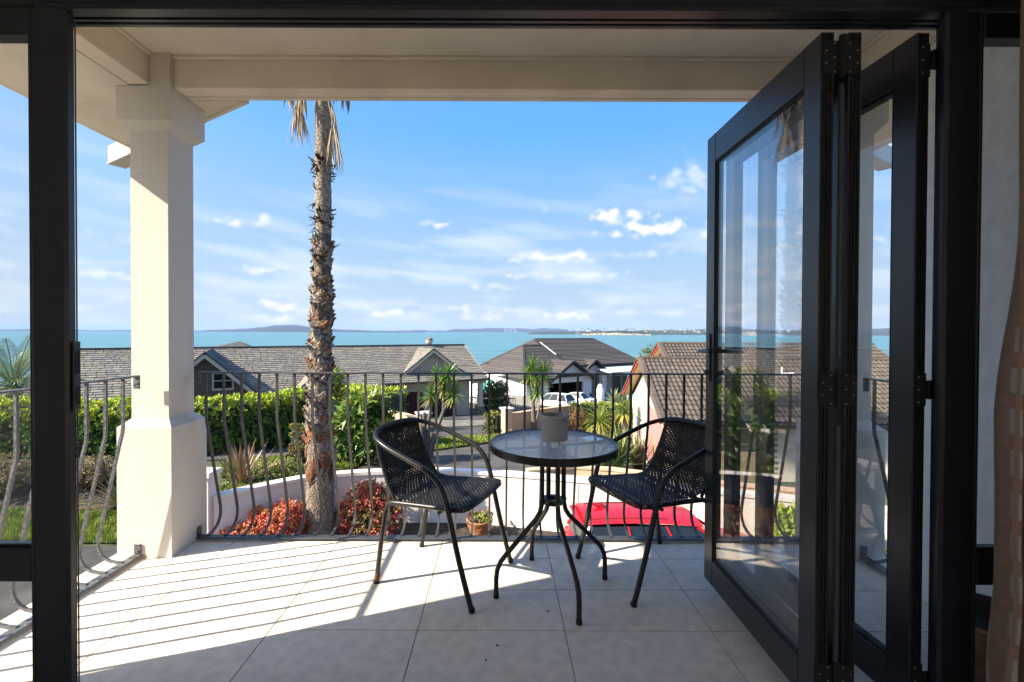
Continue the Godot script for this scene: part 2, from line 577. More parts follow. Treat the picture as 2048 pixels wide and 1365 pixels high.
	for s in [-1.0, 1.0]:
		g = Geo.new()
		g.span(Vector3(s * 2.008, 2.577, -2.46), Vector3(s * 1.90, 2.78, 3.0))
		beam = structure(g, "side_beam", M.beam_paint)
		g = Geo.new()
		g.span(Vector3(s * 2.006, 2.556, -2.46), Vector3(s * 1.897, 2.577, 3.0), 0.003)
		put(g, "trim", M.beam_paint, beam)
		g = Geo.new()
		g.span(Vector3(s * 1.899, 2.712, -2.46), Vector3(s * 1.882, 2.73, -1.4), 0.003)
		put(g, "trim", M.beam_paint, beam)
		g = Geo.new()
		g.prism(PackedVector2Array([Vector2(s * 2.66, 3.72), Vector2(s * 2.66, -3.34), Vector2(s * 1.5, -2.634), Vector2(s * 1.78, -2.634), Vector2(s * 2.012, -2.634), Vector2(s * 2.012, 3.72)]), 2.555, 2.575)
		var sof := structure(g, "eave_soffit", M.soffit)
		g = Geo.new()
		g.span(Vector3(s * 2.65, 2.549, -2.685), Vector3(s * 2.09, 2.555, -2.655))
		put(g, "joint_strip", M.beam_paint, sof)
		g = Geo.new()
		g.prism(PackedVector2Array([Vector2(s * 2.68, 3.72), Vector2(s * 2.68, -3.37), Vector2(s * 2.66, -3.345), Vector2(s * 2.66, 3.72)]), 2.545, 2.72)
		g.prism(PackedVector2Array([Vector2(s * 2.68, -3.37), Vector2(s * 1.46, -2.64), Vector2(s * 1.5, -2.634), Vector2(s * 2.66, -3.342)]), 2.545, 2.72)
		put(g, "fascia", M.beam_paint, sof)
		var gm := Basis(Vector3.UP, s * atan2(0.7, 1.16))
		g = Geo.new()
		g.box(Vector3(s * 2.76, 2.61, -3.44), Vector3(0.66, 0.125, 0.11), 0.004, gm)
		g.box(Vector3(s * 2.76, 2.537, -3.44), Vector3(0.66, 0.018, 0.125), 0.004, gm)
		put(g, "gutter", M.white_wall, sof)
	g = Geo.new()
	g.span(Vector3(-2.66, 2.785, -2.63), Vector3(2.66, 2.96, 3.72))  # rear edge, out of view, kept short to let sun into the room
	for s in [-1.0, 1.0]:
		g.prism(PackedVector2Array([Vector2(s * 2.66, -2.6), Vector2(s * 2.66, -3.34), Vector2(s * 1.5, -2.63)]), 2.72, 2.96)
	structure(g, "balcony_roof", M.slate)

	# walls of the room and the lower storey
	g = Geo.new()
	g.span(Vector3(1.96, -2.9, -2.25), Vector3(2.15, 2.554, -1.345))
	structure(g, "side_wall", M.side_stucco)
	g = Geo.new()
	g.span(Vector3(-1.72, 2.362, -1.42), Vector3(1.96, 2.73, -1.345))
	g.span(Vector3(-1.72, -0.2, -1.42), Vector3(-1.635, 2.36, -1.345))
	g.span(Vector3(1.866, -0.2, -1.42), Vector3(1.96, 2.36, -1.345))
	structure(g, "front_wall", M.side_stucco)
	g = Geo.new()
	g.span(Vector3(-1.82, -2.9, -1.5), Vector3(-1.72, 2.55, 3.6))
	structure(g, "outer_wall", M.side_stucco)
	g = Geo.new()
	g.span(Vector3(2.15, -2.9, -1.5), Vector3(2.27, 2.55, 3.6))
	structure(g, "outer_wall", M.side_stucco)
	g = Geo.new()
	g.span(Vector3(-1.72, -2.9, -1.5), Vector3(2.15, -0.33, -1.38))
	structure(g, "lower_wall", M.side_stucco)
	g = Geo.new()
	g.span(Vector3(-1.72, -0.2, -1.32), Vector3(2.15, 0.05, 5.5))
	structure(g, "room_floor", M.room_floor)
	g = Geo.new()
	g.span(Vector3(-1.72, 2.46, -1.345), Vector3(2.15, 2.56, 3.6))
	structure(g, "room_ceiling", M.room_paint)
	g = Geo.new()  # unseen rear wall, its wide opening added to light the room
	g.span(Vector3(-1.72, 2.25, 3.45), Vector3(2.15, 2.46, 3.6))
	g.span(Vector3(-1.72, -0.002, 3.45), Vector3(-1.5, 2.25, 3.6))
	g.span(Vector3(1.93, -0.002, 3.45), Vector3(2.15, 2.25, 3.6))
	structure(g, "unseen_rear_wall", M.room_paint)

	build_doorway()
	build_rails()
	build_furniture()


const SET := 0.953
const SILL := 0.058

func build_doorway() -> void:
	var bf: Material = M.black_frame
	var d := thing("door_frame", "black aluminium door frame with wide posts and a grooved head track", "door frame", Vector3(0, SILL, -1.43 * SET))
	d.scale = Vector3.ONE * SET
	var fr := func(called: String, a: Vector3, b: Vector3, bv := 0.003, m: Material = bf) -> MeshInstance3D:
		var q := Geo.new()
		q.span(a - Vector3(0, 0, -1.43), b - Vector3(0, 0, -1.43), bv)
		return put(q, called, m, d)
	fr.call("post", Vector3(-1.445, 0, -1.436), Vector3(-1.335, 2.222, -1.40), 0.008)
	fr.call("rebate", Vector3(-1.445, 0, -1.49), Vector3(-1.412, 2.222, -1.437))
	fr.call("seal", Vector3(-1.3349, 0, -1.4335), Vector3(-1.3319, 2.2, -1.4285), 0.001, M.grey_seal)
	fr.call("post", Vector3(1.357, 0, -1.436), Vector3(1.4645, 2.222, -1.40), 0.008)
	fr.call("rebate", Vector3(1.405, 0, -1.49), Vector3(1.4645, 2.222, -1.437))
	fr.call("head", Vector3(-1.715, 2.236, -1.495), Vector3(1.955, 2.42, -1.40), 0.01)
	fr.call("track", Vector3(-1.43, 2.219, -1.444), Vector3(1.43, 2.236, -1.402), 0.003)
	fr.call("track", Vector3(-1.43, 2.219, -1.466), Vector3(1.43, 2.236, -1.452), 0.002)
	fr.call("track", Vector3(-1.43, 2.219, -1.492), Vector3(1.43, 2.236, -1.474), 0.003)
	fr.call("sill", Vector3(-1.715, -0.05, -1.50), Vector3(1.955, 0.004, -1.385), 0.003)
	var keep: MeshInstance3D = fr.call("strike_plate", Vector3(-1.3315, 0.985, -1.4355), Vector3(-1.325, 1.200, -1.412), 0.002, M.grey_seal)
	for q in [[1.10, 1.17], [1.005, 1.06]]:
		var h := Geo.new()
		h.span(Vector3(-1.3252, q[0], -0.0015), Vector3(-1.3235, q[1], 0.0135))
		put(h, "latch_slot", M.black_rubber, keep)

	# fixed side windows
	for s in [[-1.712, -1.447, "narrow fixed side window left of the door opening, railing seen through it"], [1.467, 1.955, "fixed side window right of the doors with the white wall behind it"]]:
		var w := thing("side_window", s[2], "window", Vector3((s[0] + s[1]) / 2.0 * SET, SILL, -1.425 * SET), 0.0, "fixed windows beside the doors")
		w.scale = Vector3.ONE * SET
		var hw: float = (s[1] - s[0]) / 2.0
		var inner: float = 0.012
		var outer: float = 0.05
		var l := -hw + (outer if s[0] < 0 else inner)
		var r := hw - (inner if s[0] < 0 else outer)
		var wf := func(called: String, a: Vector3, b: Vector3, m: Material = bf, bv := 0.003) -> void:
			var q := Geo.new()
			q.span(a, b, bv)
			put(q, called, m, w)
		wf.call("frame_stile", Vector3(-hw, 0.02, -0.03), Vector3(l, 2.22, 0.018))
		wf.call("frame_stile", Vector3(r, 0.02, -0.03), Vector3(hw, 2.22, 0.018))
		wf.call("top_rail", Vector3(l, 2.142, -0.03), Vector3(r, 2.22, 0.018))
		wf.call("transom", Vector3(l, 0.452, -0.03), Vector3(r, 0.556, 0.018))
		wf.call("glazing_bead", Vector3(l, 0.557, -0.02), Vector3(r, 0.566, 0.006))
		wf.call("bottom_rail", Vector3(l, 0.02, -0.03), Vector3(r, 0.09, 0.018))
		wf.call("glass_pane", Vector3(l, 0.566, -0.017), Vector3(r, 2.142, -0.012), M.pane, 0.0)
		wf.call("glass_pane", Vector3(l, 0.09, -0.017), Vector3(r, 0.452, -0.012), M.pane, 0.0)

	# folded door leaves: local -z runs outwards from the hinged end near the frame
	var leaves := [[1.011, 1.018, true, "leading folding door leaf with the lever handle, nearest the table"], [1.098, 1.112, false, "middle folding door leaf sandwiched edge-on between the other two"], [1.316, 1.268, false, "folding door leaf hinged to the right post, its blue sheen facing the room"]]
	for q in leaves:
		var ln := 0.815
		var o := thing("folding_door", q[3], "door", Vector3(q[0] * SET, SILL, -1.455 * SET), asin((q[0] - q[1]) / ln), "leaves of the folding door")
		o.scale = Vector3.ONE * SET
		var dp := func(called: String, a: Vector3, b: Vector3, m: Material = bf, bv := 0.0025, parent: Node = null) -> MeshInstance3D:
			var k := Geo.new()
			k.span(a, b, bv)
			return put(k, called, m, parent if parent else o)
		dp.call("stile", Vector3(0, 0.012, -0.082), Vector3(0.042, 2.19, 0))
		var far: MeshInstance3D = dp.call("stile", Vector3(0, 0.012, -ln), Vector3(0.042, 2.19, -ln + 0.085))
		dp.call("top_rail", Vector3(0.0006, 2.055, -ln + 0.0855), Vector3(0.0414, 2.1896, -0.0825))
		dp.call("bottom_rail", Vector3(0.0006, 0.0125, -ln + 0.0855), Vector3(0.0414, 0.135, -0.0825))
		for b in [[Vector3(0.006, 2.043, -ln + 0.0855), Vector3(0.036, 2.055, -0.0825)], [Vector3(0.006, 0.135, -ln + 0.0855), Vector3(0.036, 0.147, -0.0825)]]:
			dp.call("glazing_bead", b[0], b[1], M.black_rubber)
		for b in [[-ln + 0.0855, -ln + 0.096], [-0.094, -0.0825]]:
			dp.call("glazing_bead", Vector3(0.006, 0.147, b[0]), Vector3(0.036, 2.043, b[1]), M.black_rubber)
		for px in ([0.013, 0.029] if q[2] else [0.021]):
			var k := Geo.new()
			k.span(Vector3(px - 0.002, 0.147, -ln + 0.096), Vector3(px + 0.002, 2.043, -0.094))
			put(k, "glass_pane", M.pane, o)
		for x in [0.008, 0.018, 0.029]:
			dp.call("seal", Vector3(x, 0.02, 0.0), Vector3(x + 0.005, 2.18, 0.004), M.black_rubber, 0.0)
		if q[2]:
			for s in [-1.0, 1.0]:
				var side: float = -0.0035 if s < 0 else 0.0455
				var k := Geo.new()
				k.box(Vector3(side, 1.112, -ln + 0.042), Vector3(0.007, 0.235, 0.03), 0.003)
				var bp := put(k, "handle", M.black_frame, o)
				k = Geo.new()
				var zz: float = -ln + 0.042
				k.tube([Vector3(side, 1.145, zz), Vector3(side + s * 0.038, 1.145, zz), Vector3(side + s * 0.05, 1.145, zz + 0.012), Vector3(side + s * 0.053, 1.145, zz + 0.04), Vector3(side + s * 0.05, 1.144, zz + 0.118)], [0.011, 0.0095, 0.01, 0.0095, 0.0085], 10)
				put(k, "lever", M.black_frame, bp)
				k = Geo.new()
				k.tube([Vector3(side, 1.04, zz), Vector3(side + s * 0.02, 1.04, zz)], 0.011, 12)
				put(k, "key_cylinder", M.grey_seal, bp)
			# grey seal tube between the first two leaves and the hinges that join them
			var k := Geo.new()
			k.tube([Vector3(0.0615, 0.012, 0.006), Vector3(0.0615, 0.94, 0.006)], 0.0085, 12)
			k.tube([Vector3(0.0615, 1.16, 0.006), Vector3(0.0615, 2.02, 0.006)], 0.0085, 12)
			put(k, "seal_tube", M.grey_seal, o)
			for y in [2.105, 1.055, 0.12]:
				k = Geo.new()
				k.box(Vector3(0.028, y, 0.0055), Vector3(0.052, 0.105, 0.003), 0.001)
				k.box(Vector3(0.094, y, 0.0055), Vector3(0.05, 0.105, 0.003), 0.001)
				k.tube([Vector3(0.0615, y - 0.062, 0.008), Vector3(0.0615, y + 0.068, 0.008)], 0.0105, 12)
				var hg := put(k, "hinge", M.black_rubber, o)
				for sx in [0.012, 0.038, 0.086, 0.110]:
					for sy in ([-0.018, 0.022] if sx == 0.012 or sx == 0.110 else [-0.045, 0.0, 0.045]):
						k = Geo.new()
						k.lathe([Vector2(0, 0.0022), Vector2(0.0024, 0.0015), Vector2(0.0034, 0.0)], 8, Vector3(sx, y + sy, 0.007), Basis(Vector3.RIGHT, PI / 2))
						put(k, "screw", M.screw, hg)
		elif q[0] > 1.2:
			for y in [2.10, 1.055, 0.12]:
				var k := Geo.new()
				k.box(Vector3(0.022, y, 0.003), Vector3(0.036, 0.105, 0.004), 0.001)
				k.box(Vector3(0.052, y, 0.008), Vector3(0.026, 0.06, 0.012), 0.002)
				k.tube([Vector3(0.066, y - 0.05, 0.012), Vector3(0.066, y + 0.05, 0.012)], 0.0095, 12)
				k.box(Vector3(0.078, y + 0.042, 0.012), Vector3(0.024, 0.016, 0.012), 0.002)
				k.box(Vector3(0.078, y - 0.042, 0.012), Vector3(0.024, 0.016, 0.012), 0.002)
				k.box(Vector3(0.0895, y, 0.02), Vector3(0.006, 0.105, 0.02), 0.001)
				var hg := put(k, "hinge", M.black_rubber, o)
				for sy in [-0.04, 0.0, 0.04]:
					k = Geo.new()
					k.lathe([Vector2(0, 0.0022), Vector2(0.0024, 0.0015), Vector2(0.0034, 0.0)], 8, Vector3(0.014, y + sy, 0.0052), Basis(Vector3.RIGHT, PI / 2))
					put(k, "screw", M.screw, hg)

	# curtain at the right edge, gathered beside the side window
	var img := Image.create_empty(256, 512, false, Image.FORMAT_RGB8)
	rng.seed = 71
	for y in 512:
		for x in 256:
			var cx := fposmod(x / 64.0 + 0.1, 1.0)
			var cy := fposmod(y / 64.0 + (0.5 if int(x / 64.0 + 0.1) % 2 else 0.0), 1.0)
			var weave := 0.93 + 0.07 * sin(x * 1.7) * sin(y * 1.3) + rf(-0.02, 0.02)
			var c0 := Color(0.56, 0.45, 0.375)
			if cx > 0.18 and cx < 0.82 and cy > 0.16 and cy < 0.84:
				c0 = Color(0.70, 0.66, 0.60)
				if cx < 0.22 or cx > 0.78 or cy < 0.20 or cy > 0.80:
					c0 = Color(0.60, 0.51, 0.44)
			elif cy < 0.08 or cy > 0.92:
				c0 = Color(0.62, 0.47, 0.37)
			img.set_pixel(x, y, Color(c0.r * weave, c0.g * weave, c0.b * weave))
	var cm := StandardMaterial3D.new()
	cm.resource_name = "curtain_satin"
	cm.albedo_texture = ImageTexture.create_from_image(img)
	cm.roughness = 0.5
	cm.rim_enabled = true
	cm.rim = 0.3
	cm.backlight_enabled = true
	cm.backlight = Color(0.25, 0.25, 0.25)
	var pts := []
	var uv := []
	var edge := [[0.0, 1.238], [0.35, 1.243], [0.50, 1.256], [0.60, 1.255], [0.69, 1.246], [0.81, 1.244], [1.03, 1.248], [1.27, 1.262], [1.64, 1.272], [2.05, 1.285], [2.45, 1.295]]
	var nv := 110
	for i in 49:
		var h := 2.42 * i / 48.0 + 0.02
		var e0 := 1.2
		for k in edge.size() - 1:
			if h >= edge[k][0] and h <= edge[k + 1][0]:
				e0 = lerpf(edge[k][1], edge[k + 1][1], (h - edge[k][0]) / (edge[k + 1][0] - edge[k][0]))
		for j in nv:
			var t := j / (nv - 1.0)
			var wave := sin(t * TAU * 6.0 + 0.5 + 0.5 * sin(h * 2.1)) * (0.034 + 0.012 * sin(t * 9.0 + h * 1.3)) * (1.1 - 0.25 * h / 2.4) + 0.008 * sin(h * 9.0 + t * 14.0) * sin(t * 23.0)
			pts.append(Vector3(lerpf(e0 + 0.045, 1.85, t) + 0.012 * sin(t * TAU * 9.0 + h), h, -1.19 + wave))
			uv.append(Vector2(t * 3.6, 1.0 - h / 0.85))
	g_uv("curtain", pts, uv, 49, nv, cm, "brown satin curtain with printed squares gathered at the right edge of the opening", "curtain")

	# planter on the balcony behind the right side window
	var p := thing("planter", "terracotta planter with a black inner pot behind the right side window", "plant pot", Vector3(1.775, 0.0, -1.635))
	var k := Geo.new()
	k.lathe([Vector2(0, 0.0), Vector2(0.115, 0.0), Vector2(0.15, 0.17), Vector2(0.165, 0.17), Vector2(0.168, 0.215), Vector2(0.162, 0.22), Vector2(0.15, 0.22), Vector2(0.14, 0.12)], 32)
	put(k, "shell", M.terracotta, p)
	k = Geo.new()
	k.lathe([Vector2(0.118, 0.10), Vector2(0.136, 0.212), Vector2(0.142, 0.226), Vector2(0.137, 0.23), Vector2(0.128, 0.222), Vector2(0.118, 0.15), Vector2(0, 0.15)], 32)
	put(k, "inner_pot", M.car_black, p)


func g_uv(called: String, pts: Array, uv: Array, nu: int, nv: int, m: Material, label: String, category: String) -> void:
	var st := SurfaceTool.new()
	st.begin(Mesh.PRIMITIVE_TRIANGLES)
	for i in pts.size():
		st.set_uv(uv[i])
		st.add_vertex(pts[i])
	for i in nu - 1:
		for j in nv - 1:
			var a := i * nv + j
			for q in [a, a + 1, a + nv + 1, a, a + nv + 1, a + nv]:
				st.add_index(q)
	st.generate_normals()
	tag(put(st.commit(), called, m), label, category)


# ---------------------------------------------------------------- railings
func build_rails() -> void:
	# belly profile of a bar: how far it swings out, and its height
	var prof := [Vector2(0, 0.985), Vector2(0, 0.735), Vector2(0.004, 0.70), Vector2(0.016, 0.655), Vector2(0.078, 0.383), Vector2(0.122, 0.20), Vector2(0.134, 0.145), Vector2(0.135, 0.11), Vector2(0.126, 0.078), Vector2(0.105, 0.05), Vector2(0.075, 0.032), Vector2(0.04, 0.024), Vector2(0.004, 0.022)]
	var g := Geo.new()
	var hw := 0.0062
	var ring := []
	for i in prof.size():
		var t: Vector2 = (prof[mini(i + 1, prof.size() - 1)] - prof[maxi(i - 1, 0)]).normalized()
		var nn := Vector2(-t.y, t.x)
		ring.append([Vector3(-hw, prof[i].y + nn.y * hw, -prof[i].x - nn.x * hw), Vector3(hw, prof[i].y + nn.y * hw, -prof[i].x - nn.x * hw), Vector3(hw, prof[i].y - nn.y * hw, -prof[i].x + nn.x * hw), Vector3(-hw, prof[i].y - nn.y * hw, -prof[i].x + nn.x * hw)])
	for i in prof.size() - 1:
		var mid := Vector3(0, (prof[i].y + prof[i + 1].y) / 2.0, -(prof[i].x + prof[i + 1].x) / 2.0)
		for k in 4:
			var a: Vector3 = ring[i][k]
			var b: Vector3 = ring[i][(k + 1) % 4]
			g.quad(a, b, ring[i + 1][(k + 1) % 4], ring[i + 1][k], (a + b) / 2.0 - mid)
	g.quad(ring[-1][0], ring[-1][1], ring[-1][2], ring[-1][3], Vector3(0, 0, 1))
	var bar := g.mesh()
	# [label, place, turn, length, first bar offset]
	for q in [["dark steel railing with belly bars along the front of the balcony", Vector3(-1.785, 0, -2.68), 0.0, 3.57, 0.047, "rail_steel"],
			["galvanised belly-bar railing along the left side of the balcony, shadows striping the tiles", Vector3(-1.968, 0, 1.2), PI / 2, 3.66, 0.024, "galvanised"],
			["short belly-bar railing at the right end of the balcony, seen through the door glass", Vector3(1.968, 0, -2.46), -PI / 2, 0.21, 0.06, "rail_steel"]]:
		var o := thing("railing", q[0], "railing", q[1], q[2], "balcony railings")
		var ln: float = q[3]
		var m: Material = M[q[5]]
		g = Geo.new()
		g.span(Vector3(0, 0.985, -0.017), Vector3(ln, 0.994, 0.017), 0.002)
		put(g, "top_rail", m, o)
		g = Geo.new()
		g.span(Vector3(0, 0.014, -0.024), Vector3(ln, 0.022, 0.024), 0.002)
		put(g, "bottom_rail", m, o)
		var x: float = q[4]
		while x < ln - 0.02:
			var b := put(bar, "baluster", m, o)
			b.position = Vector3(x, 0, 0)
			x += 0.1042
		for e in [0.0, ln]:
			var s: float = 1.0 if e == 0.0 else -1.0
			for y in [0.955, 0.045]:
				g = Geo.new()
				g.box(Vector3(e + s * 0.0035, y, 0.0), Vector3(0.006, 0.07, 0.036), 0.002)
				g.lathe([Vector2(0, 0.007), Vector2(0.005, 0.006), Vector2(0.0065, 0.0)], 8, Vector3(e + s * 0.0065, y - 0.005, 0.004), Basis(Vector3.BACK, -s * PI / 2))
				put(g, "bracket", m, o)
		for x2 in [ln * 0.327, ln * 0.878]:
			if ln > 1.0:
				g = Geo.new()
				g.span(Vector3(x2 - 0.006, 0.0, 0.006), Vector3(x2 + 0.006, 0.014, 0.030), 0.001)
				g.span(Vector3(x2 - 0.006, -0.001, 0.024), Vector3(x2 + 0.006, 0.0205, 0.034), 0.001)
				put(g, "foot", m, o)


# ---------------------------------------------------------------- furniture
func build_furniture() -> void:
	# bistro table
	var t := thing("bistro_table", "small round bistro table with pebbled glass top and four bent black legs", "table", Vector3(0.25, 0, -2.185), deg_to_rad(14))
	var g := Geo.new()
	g.lathe([Vector2(0.292, 0.699), Vector2(0.292, 0.676), Vector2(0.300, 0.672), Vector2(0.304, 0.675), Vector2(0.304, 0.704), Vector2(0.300, 0.708), Vector2(0.292, 0.7055), Vector2(0.290, 0.699)], 72)
	put(g, "rim", M.chair_steel, t)
	g = Geo.new()
	g.lathe([Vector2(0, 0.699), Vector2(0.2915, 0.699), Vector2(0.2915, 0.704), Vector2(0, 0.704)], 64)
	put(g, "glass_top", M.table_glass, t)
	for k in 4:
		var a := TAU * k / 4.0 + 0.05
		var d := Vector3(sin(a), 0, cos(a))
		var path := []
		for q in [[0.056, 0.69], [0.056, 0.60], [0.056, 0.45], [0.058, 0.41], [0.066, 0.375], [0.085, 0.345], [0.115, 0.315], [0.235, 0.195], [0.262, 0.165], [0.278, 0.13], [0.283, 0.09], [0.283, 0.008]]:
			path.append(d * q[0] + Vector3.UP * q[1])
		g = Geo.new()
		g.tube(path, 0.0115, 12)
		var leg := put(g, "leg", M.chair_steel, t)
		g = Geo.new()
		g.lathe([Vector2(0, 0.0), Vector2(0.0125, 0.0), Vector2(0.0135, 0.004), Vector2(0.0135, 0.02), Vector2(0.0115, 0.021)], 12, d * 0.283)
		put(g, "rubber_foot", M.black_rubber, leg)
		g = Geo.new()
		g.tube([Vector3.UP * 0.687 + d * 0.05, Vector3.UP * 0.687 + d * 0.292], 0.007, 8)
		put(g, "support_arm", M.chair_steel, t)
	for y in [0.655, 0.425]:
		g = Geo.new()
		g.lathe([Vector2(0.028, y - 0.012), Vector2(0.05, y - 0.012), Vector2(0.05, y + 0.012), Vector2(0.028, y + 0.012), Vector2(0.028, y - 0.012)], 32)
		put(g, "collar", M.chair_steel, t)
	for k in 4:
		var a := TAU * k / 4.0 + 0.05
		g = Geo.new()
		g.lathe([Vector2(0, 0.006), Vector2(0.004, 0.005), Vector2(0.005, 0.0)], 8, Vector3(sin(a) * 0.0675, 0.425, cos(a) * 0.0675), Basis(Quaternion(Vector3.UP, Vector3(sin(a), 0, cos(a)))))
		put(g, "bolt", M.screw, t)

	# ribbed pot with a wire handle and the clear coaster
	var p := thing("grey_pot", "matt grey ribbed cylinder pot with a wire handle on the glass table", "pot", Vector3(0.262, 0.7085, -2.24))
	g = Geo.new()
	var ribs := 64
	for k in ribs:
		var a0 := TAU * k / ribs
		for j in 2:
			var a := a0 + TAU / ribs * 0.5 * j
			var b := a + TAU / ribs * 0.5
			var r0 := 0.0663 if j == 0 else 0.0672
			var r1 := 0.0672 if j == 0 else 0.0663
			g.quad(Vector3(cos(a) * r0 * 0.97, 0, sin(a) * r0 * 0.97), Vector3(cos(b) * r1 * 0.97, 0, sin(b) * r1 * 0.97), Vector3(cos(b) * r1, 0.114, sin(b) * r1), Vector3(cos(a) * r0, 0.114, sin(a) * r0), Vector3(cos(a), 0, sin(a)))
	g.lathe([Vector2(0.0, 0.0), Vector2(0.0655, 0.0)], 48)
	put(g, "wall", M.pot_grey, p)
	g = Geo.new()
	g.lathe([Vector2(0.0685, 0.105), Vector2(0.069, 0.118), Vector2(0.067, 0.1205), Vector2(0.0635, 0.1205), Vector2(0.0625, 0.118), Vector2(0.061, 0.06)], 48)
	put(g, "rim", M.pot_grey, p)
	g = Geo.new()
	g.lathe([Vector2(0.0605, 0.085), Vector2(0.0, 0.085)], 32)
	put(g, "inside", M.pot_inside, p)
	g = Geo.new()
	var wire := []
	for k in 9:
		var a := -0.35 + 1.5 * k / 8.0
		wire.append(Vector3(cos(a) * 0.071, 0.108 - 0.018 * sin(PI * k / 8.0), sin(a) * 0.071))
	g.tube(wire, 0.0013, 6)
	put(g, "handle", M.car_black, p)
	g = Geo.new()
	g.box(Vector3(0, 0.002, 0), Vector3(0.085, 0.003, 0.085), 0.0008, Basis(Vector3.UP, 0.5))
	var cst := put(g, "coaster", M.clear_plastic)
	cst.position = Vector3(0.445, 0.7075, -2.245)
	tag(cst, "clear square coaster lying on the glass table right of the pot", "coaster")

	# chairs
	var ch := make_chair("black wicker bistro chair left of the table, rust on one rear foot")
	ch.position = Vector3(-0.28, 0, -2.31)
	ch.rotation.y = atan2(0.925, 0.38)
	var c2 := copy_of(ch, "black wicker bistro chair right of the table, partly hidden by the glass door", Vector3(0.755, 0, -2.36), atan2(-0.927, 0.377))
	c2.get_node("rusty_foot").free()


func make_chair(label: String) -> Node3D:
	var o := thing("wicker_chair", label, "chair", Vector3.ZERO, 0.0, "bistro chairs on the balcony")
	var steel: Material = M.chair_steel
	# bent tube: front foot, arm, round the back, other arm, other front foot
	var half := [Vector3(0.236, 0.006, 0.262), Vector3(0.240, 0.20, 0.205), Vector3(0.243, 0.38, 0.160), Vector3(0.245, 0.46, 0.140), Vector3(0.248, 0.53, 0.115), Vector3(0.252, 0.58, 0.075), Vector3(0.256, 0.612, 0.025), Vector3(0.257, 0.633, -0.03), Vector3(0.256, 0.655, -0.09), Vector3(0.253, 0.678, -0.155), Vector3(0.243, 0.700, -0.215), Vector3(0.222, 0.716, -0.262), Vector3(0.185, 0.729, -0.293), Vector3(0.13, 0.738, -0.311), Vector3(0.065, 0.742, -0.319), Vector3(0, 0.743, -0.322)]
	var curve := Curve3D.new()
	var all := half.duplicate()
	for i in range(half.size() - 2, -1, -1):
		all.append(half[i] * Vector3(-1, 1, 1))
	var path := []
	for i in all.size():
		path.append(all[i])
		if i < all.size() - 1:
			var p0: Vector3 = all[maxi(i - 1, 0)]
			var p3: Vector3 = all[mini(i + 2, all.size() - 1)]
			path.append((all[i] as Vector3).cubic_interpolate(all[i + 1], p0, p3, 0.5))
	var g := Geo.new()
	g.tube(path, 0.0125, 12)
	put(g, "arm_tube", steel, o)
	g = Geo.new()  # the wrapped stretch at the top of the back
	var wrap := []
	for p in path:
		if p.y > 0.724:
			wrap.append(p)
	var hoops := 0
	for i in wrap.size() - 1:
		for k in 5:
			var a: Vector3 = wrap[i].lerp(wrap[i + 1], k / 5.0)
			var b: Vector3 = wrap[i].lerp(wrap[i + 1], (k + 0.8) / 5.0)
			g.tube([a, a.lerp(b, 0.5), b], [0.0138, 0.0152, 0.0138], 9, false)
			hoops += 1
	put(g, "back_wrap", M.wicker, o)
	for s in [-1.0, 1.0]:
		# side rail that bends down into the rear leg
		g = Geo.new()
		g.tube([Vector3(s * 0.222, 0.432, 0.175), Vector3(s * 0.216, 0.424, 0.0), Vector3(s * 0.211, 0.416, -0.14), Vector3(s * 0.209, 0.412, -0.175), Vector3(s * 0.208, 0.398, -0.200), Vector3(s * 0.207, 0.365, -0.216), Vector3(s * 0.206, 0.22, -0.242), Vector3(s * 0.205, 0.006, -0.272)], 0.012, 12)
		var leg := put(g, "rear_leg", steel, o)
		g = Geo.new()
		g.lathe([Vector2(0, 0), Vector2(0.0125, 0), Vector2(0.0138, 0.004), Vector2(0.0138, 0.018), Vector2(0.012, 0.02)], 12, Vector3(s * 0.205, 0, -0.272))
		put(g, "rubber_foot", M.black_rubber, leg)
		g = Geo.new()
		g.lathe([Vector2(0, 0), Vector2(0.013, 0), Vector2(0.0142, 0.004), Vector2(0.0142, 0.018), Vector2(0.0125, 0.02)], 12, Vector3(s * 0.2362, 0, 0.2625))
		put(g, "rubber_foot", M.black_rubber, o)
		# edge tube of the back
		g = Geo.new()
		g.tube([Vector3(s * 0.205, 0.425, -0.165), Vector3(s * 0.197, 0.50, -0.214), Vector3(s * 0.190, 0.61, -0.262), Vector3(s * 0.182, 0.722, -0.297)], 0.0085, 8)
		put(g, "back_frame", M.wicker, o)
		g = Geo.new()
		g.tube([Vector3(s * 0.224, 0.428, 0.160), Vector3(s * 0.243, 0.432, 0.152)], 0.011, 8)
		g.lathe([Vector2(0, 0.006), Vector2(0.006, 0.004), Vector2(0.008, 0.0)], 8, Vector3(s * 0.252, 0.45, 0.145), Basis(Vector3.BACK, -s * PI / 2))
		put(g, "joint", steel, o)
	g = Geo.new()
	g.tube([Vector3(-0.205, 0.055, -0.2645), Vector3(-0.205, 0.0175, -0.2705)], 0.0132, 12)
	put(g, "rusty_foot", M.rust, o).set_meta("label", "rusted end of the rear leg")
	g = Geo.new()
	g.tube([Vector3(-0.21, 0.40, 0.08), Vector3(0.21, 0.40, 0.08)], 0.009, 8)
	g.tube([Vector3(-0.207, 0.41, -0.165), Vector3(0.207, 0.41, -0.165)], 0.009, 8)
	put(g, "stretcher", steel, o)
	# front edge tube with its wrap
	var fe := [Vector3(0.222, 0.432, 0.12), Vector3(0.222, 0.433, 0.175), Vector3(0.212, 0.433, 0.203), Vector3(0.185, 0.433, 0.216), Vector3(0.1, 0.433, 0.222), Vector3(0, 0.433, 0.224), Vector3(-0.1, 0.433, 0.222), Vector3(-0.185, 0.433, 0.216), Vector3(-0.212, 0.433, 0.203), Vector3(-0.222, 0.433, 0.175), Vector3(-0.222, 0.432, 0.12)]
	g = Geo.new()
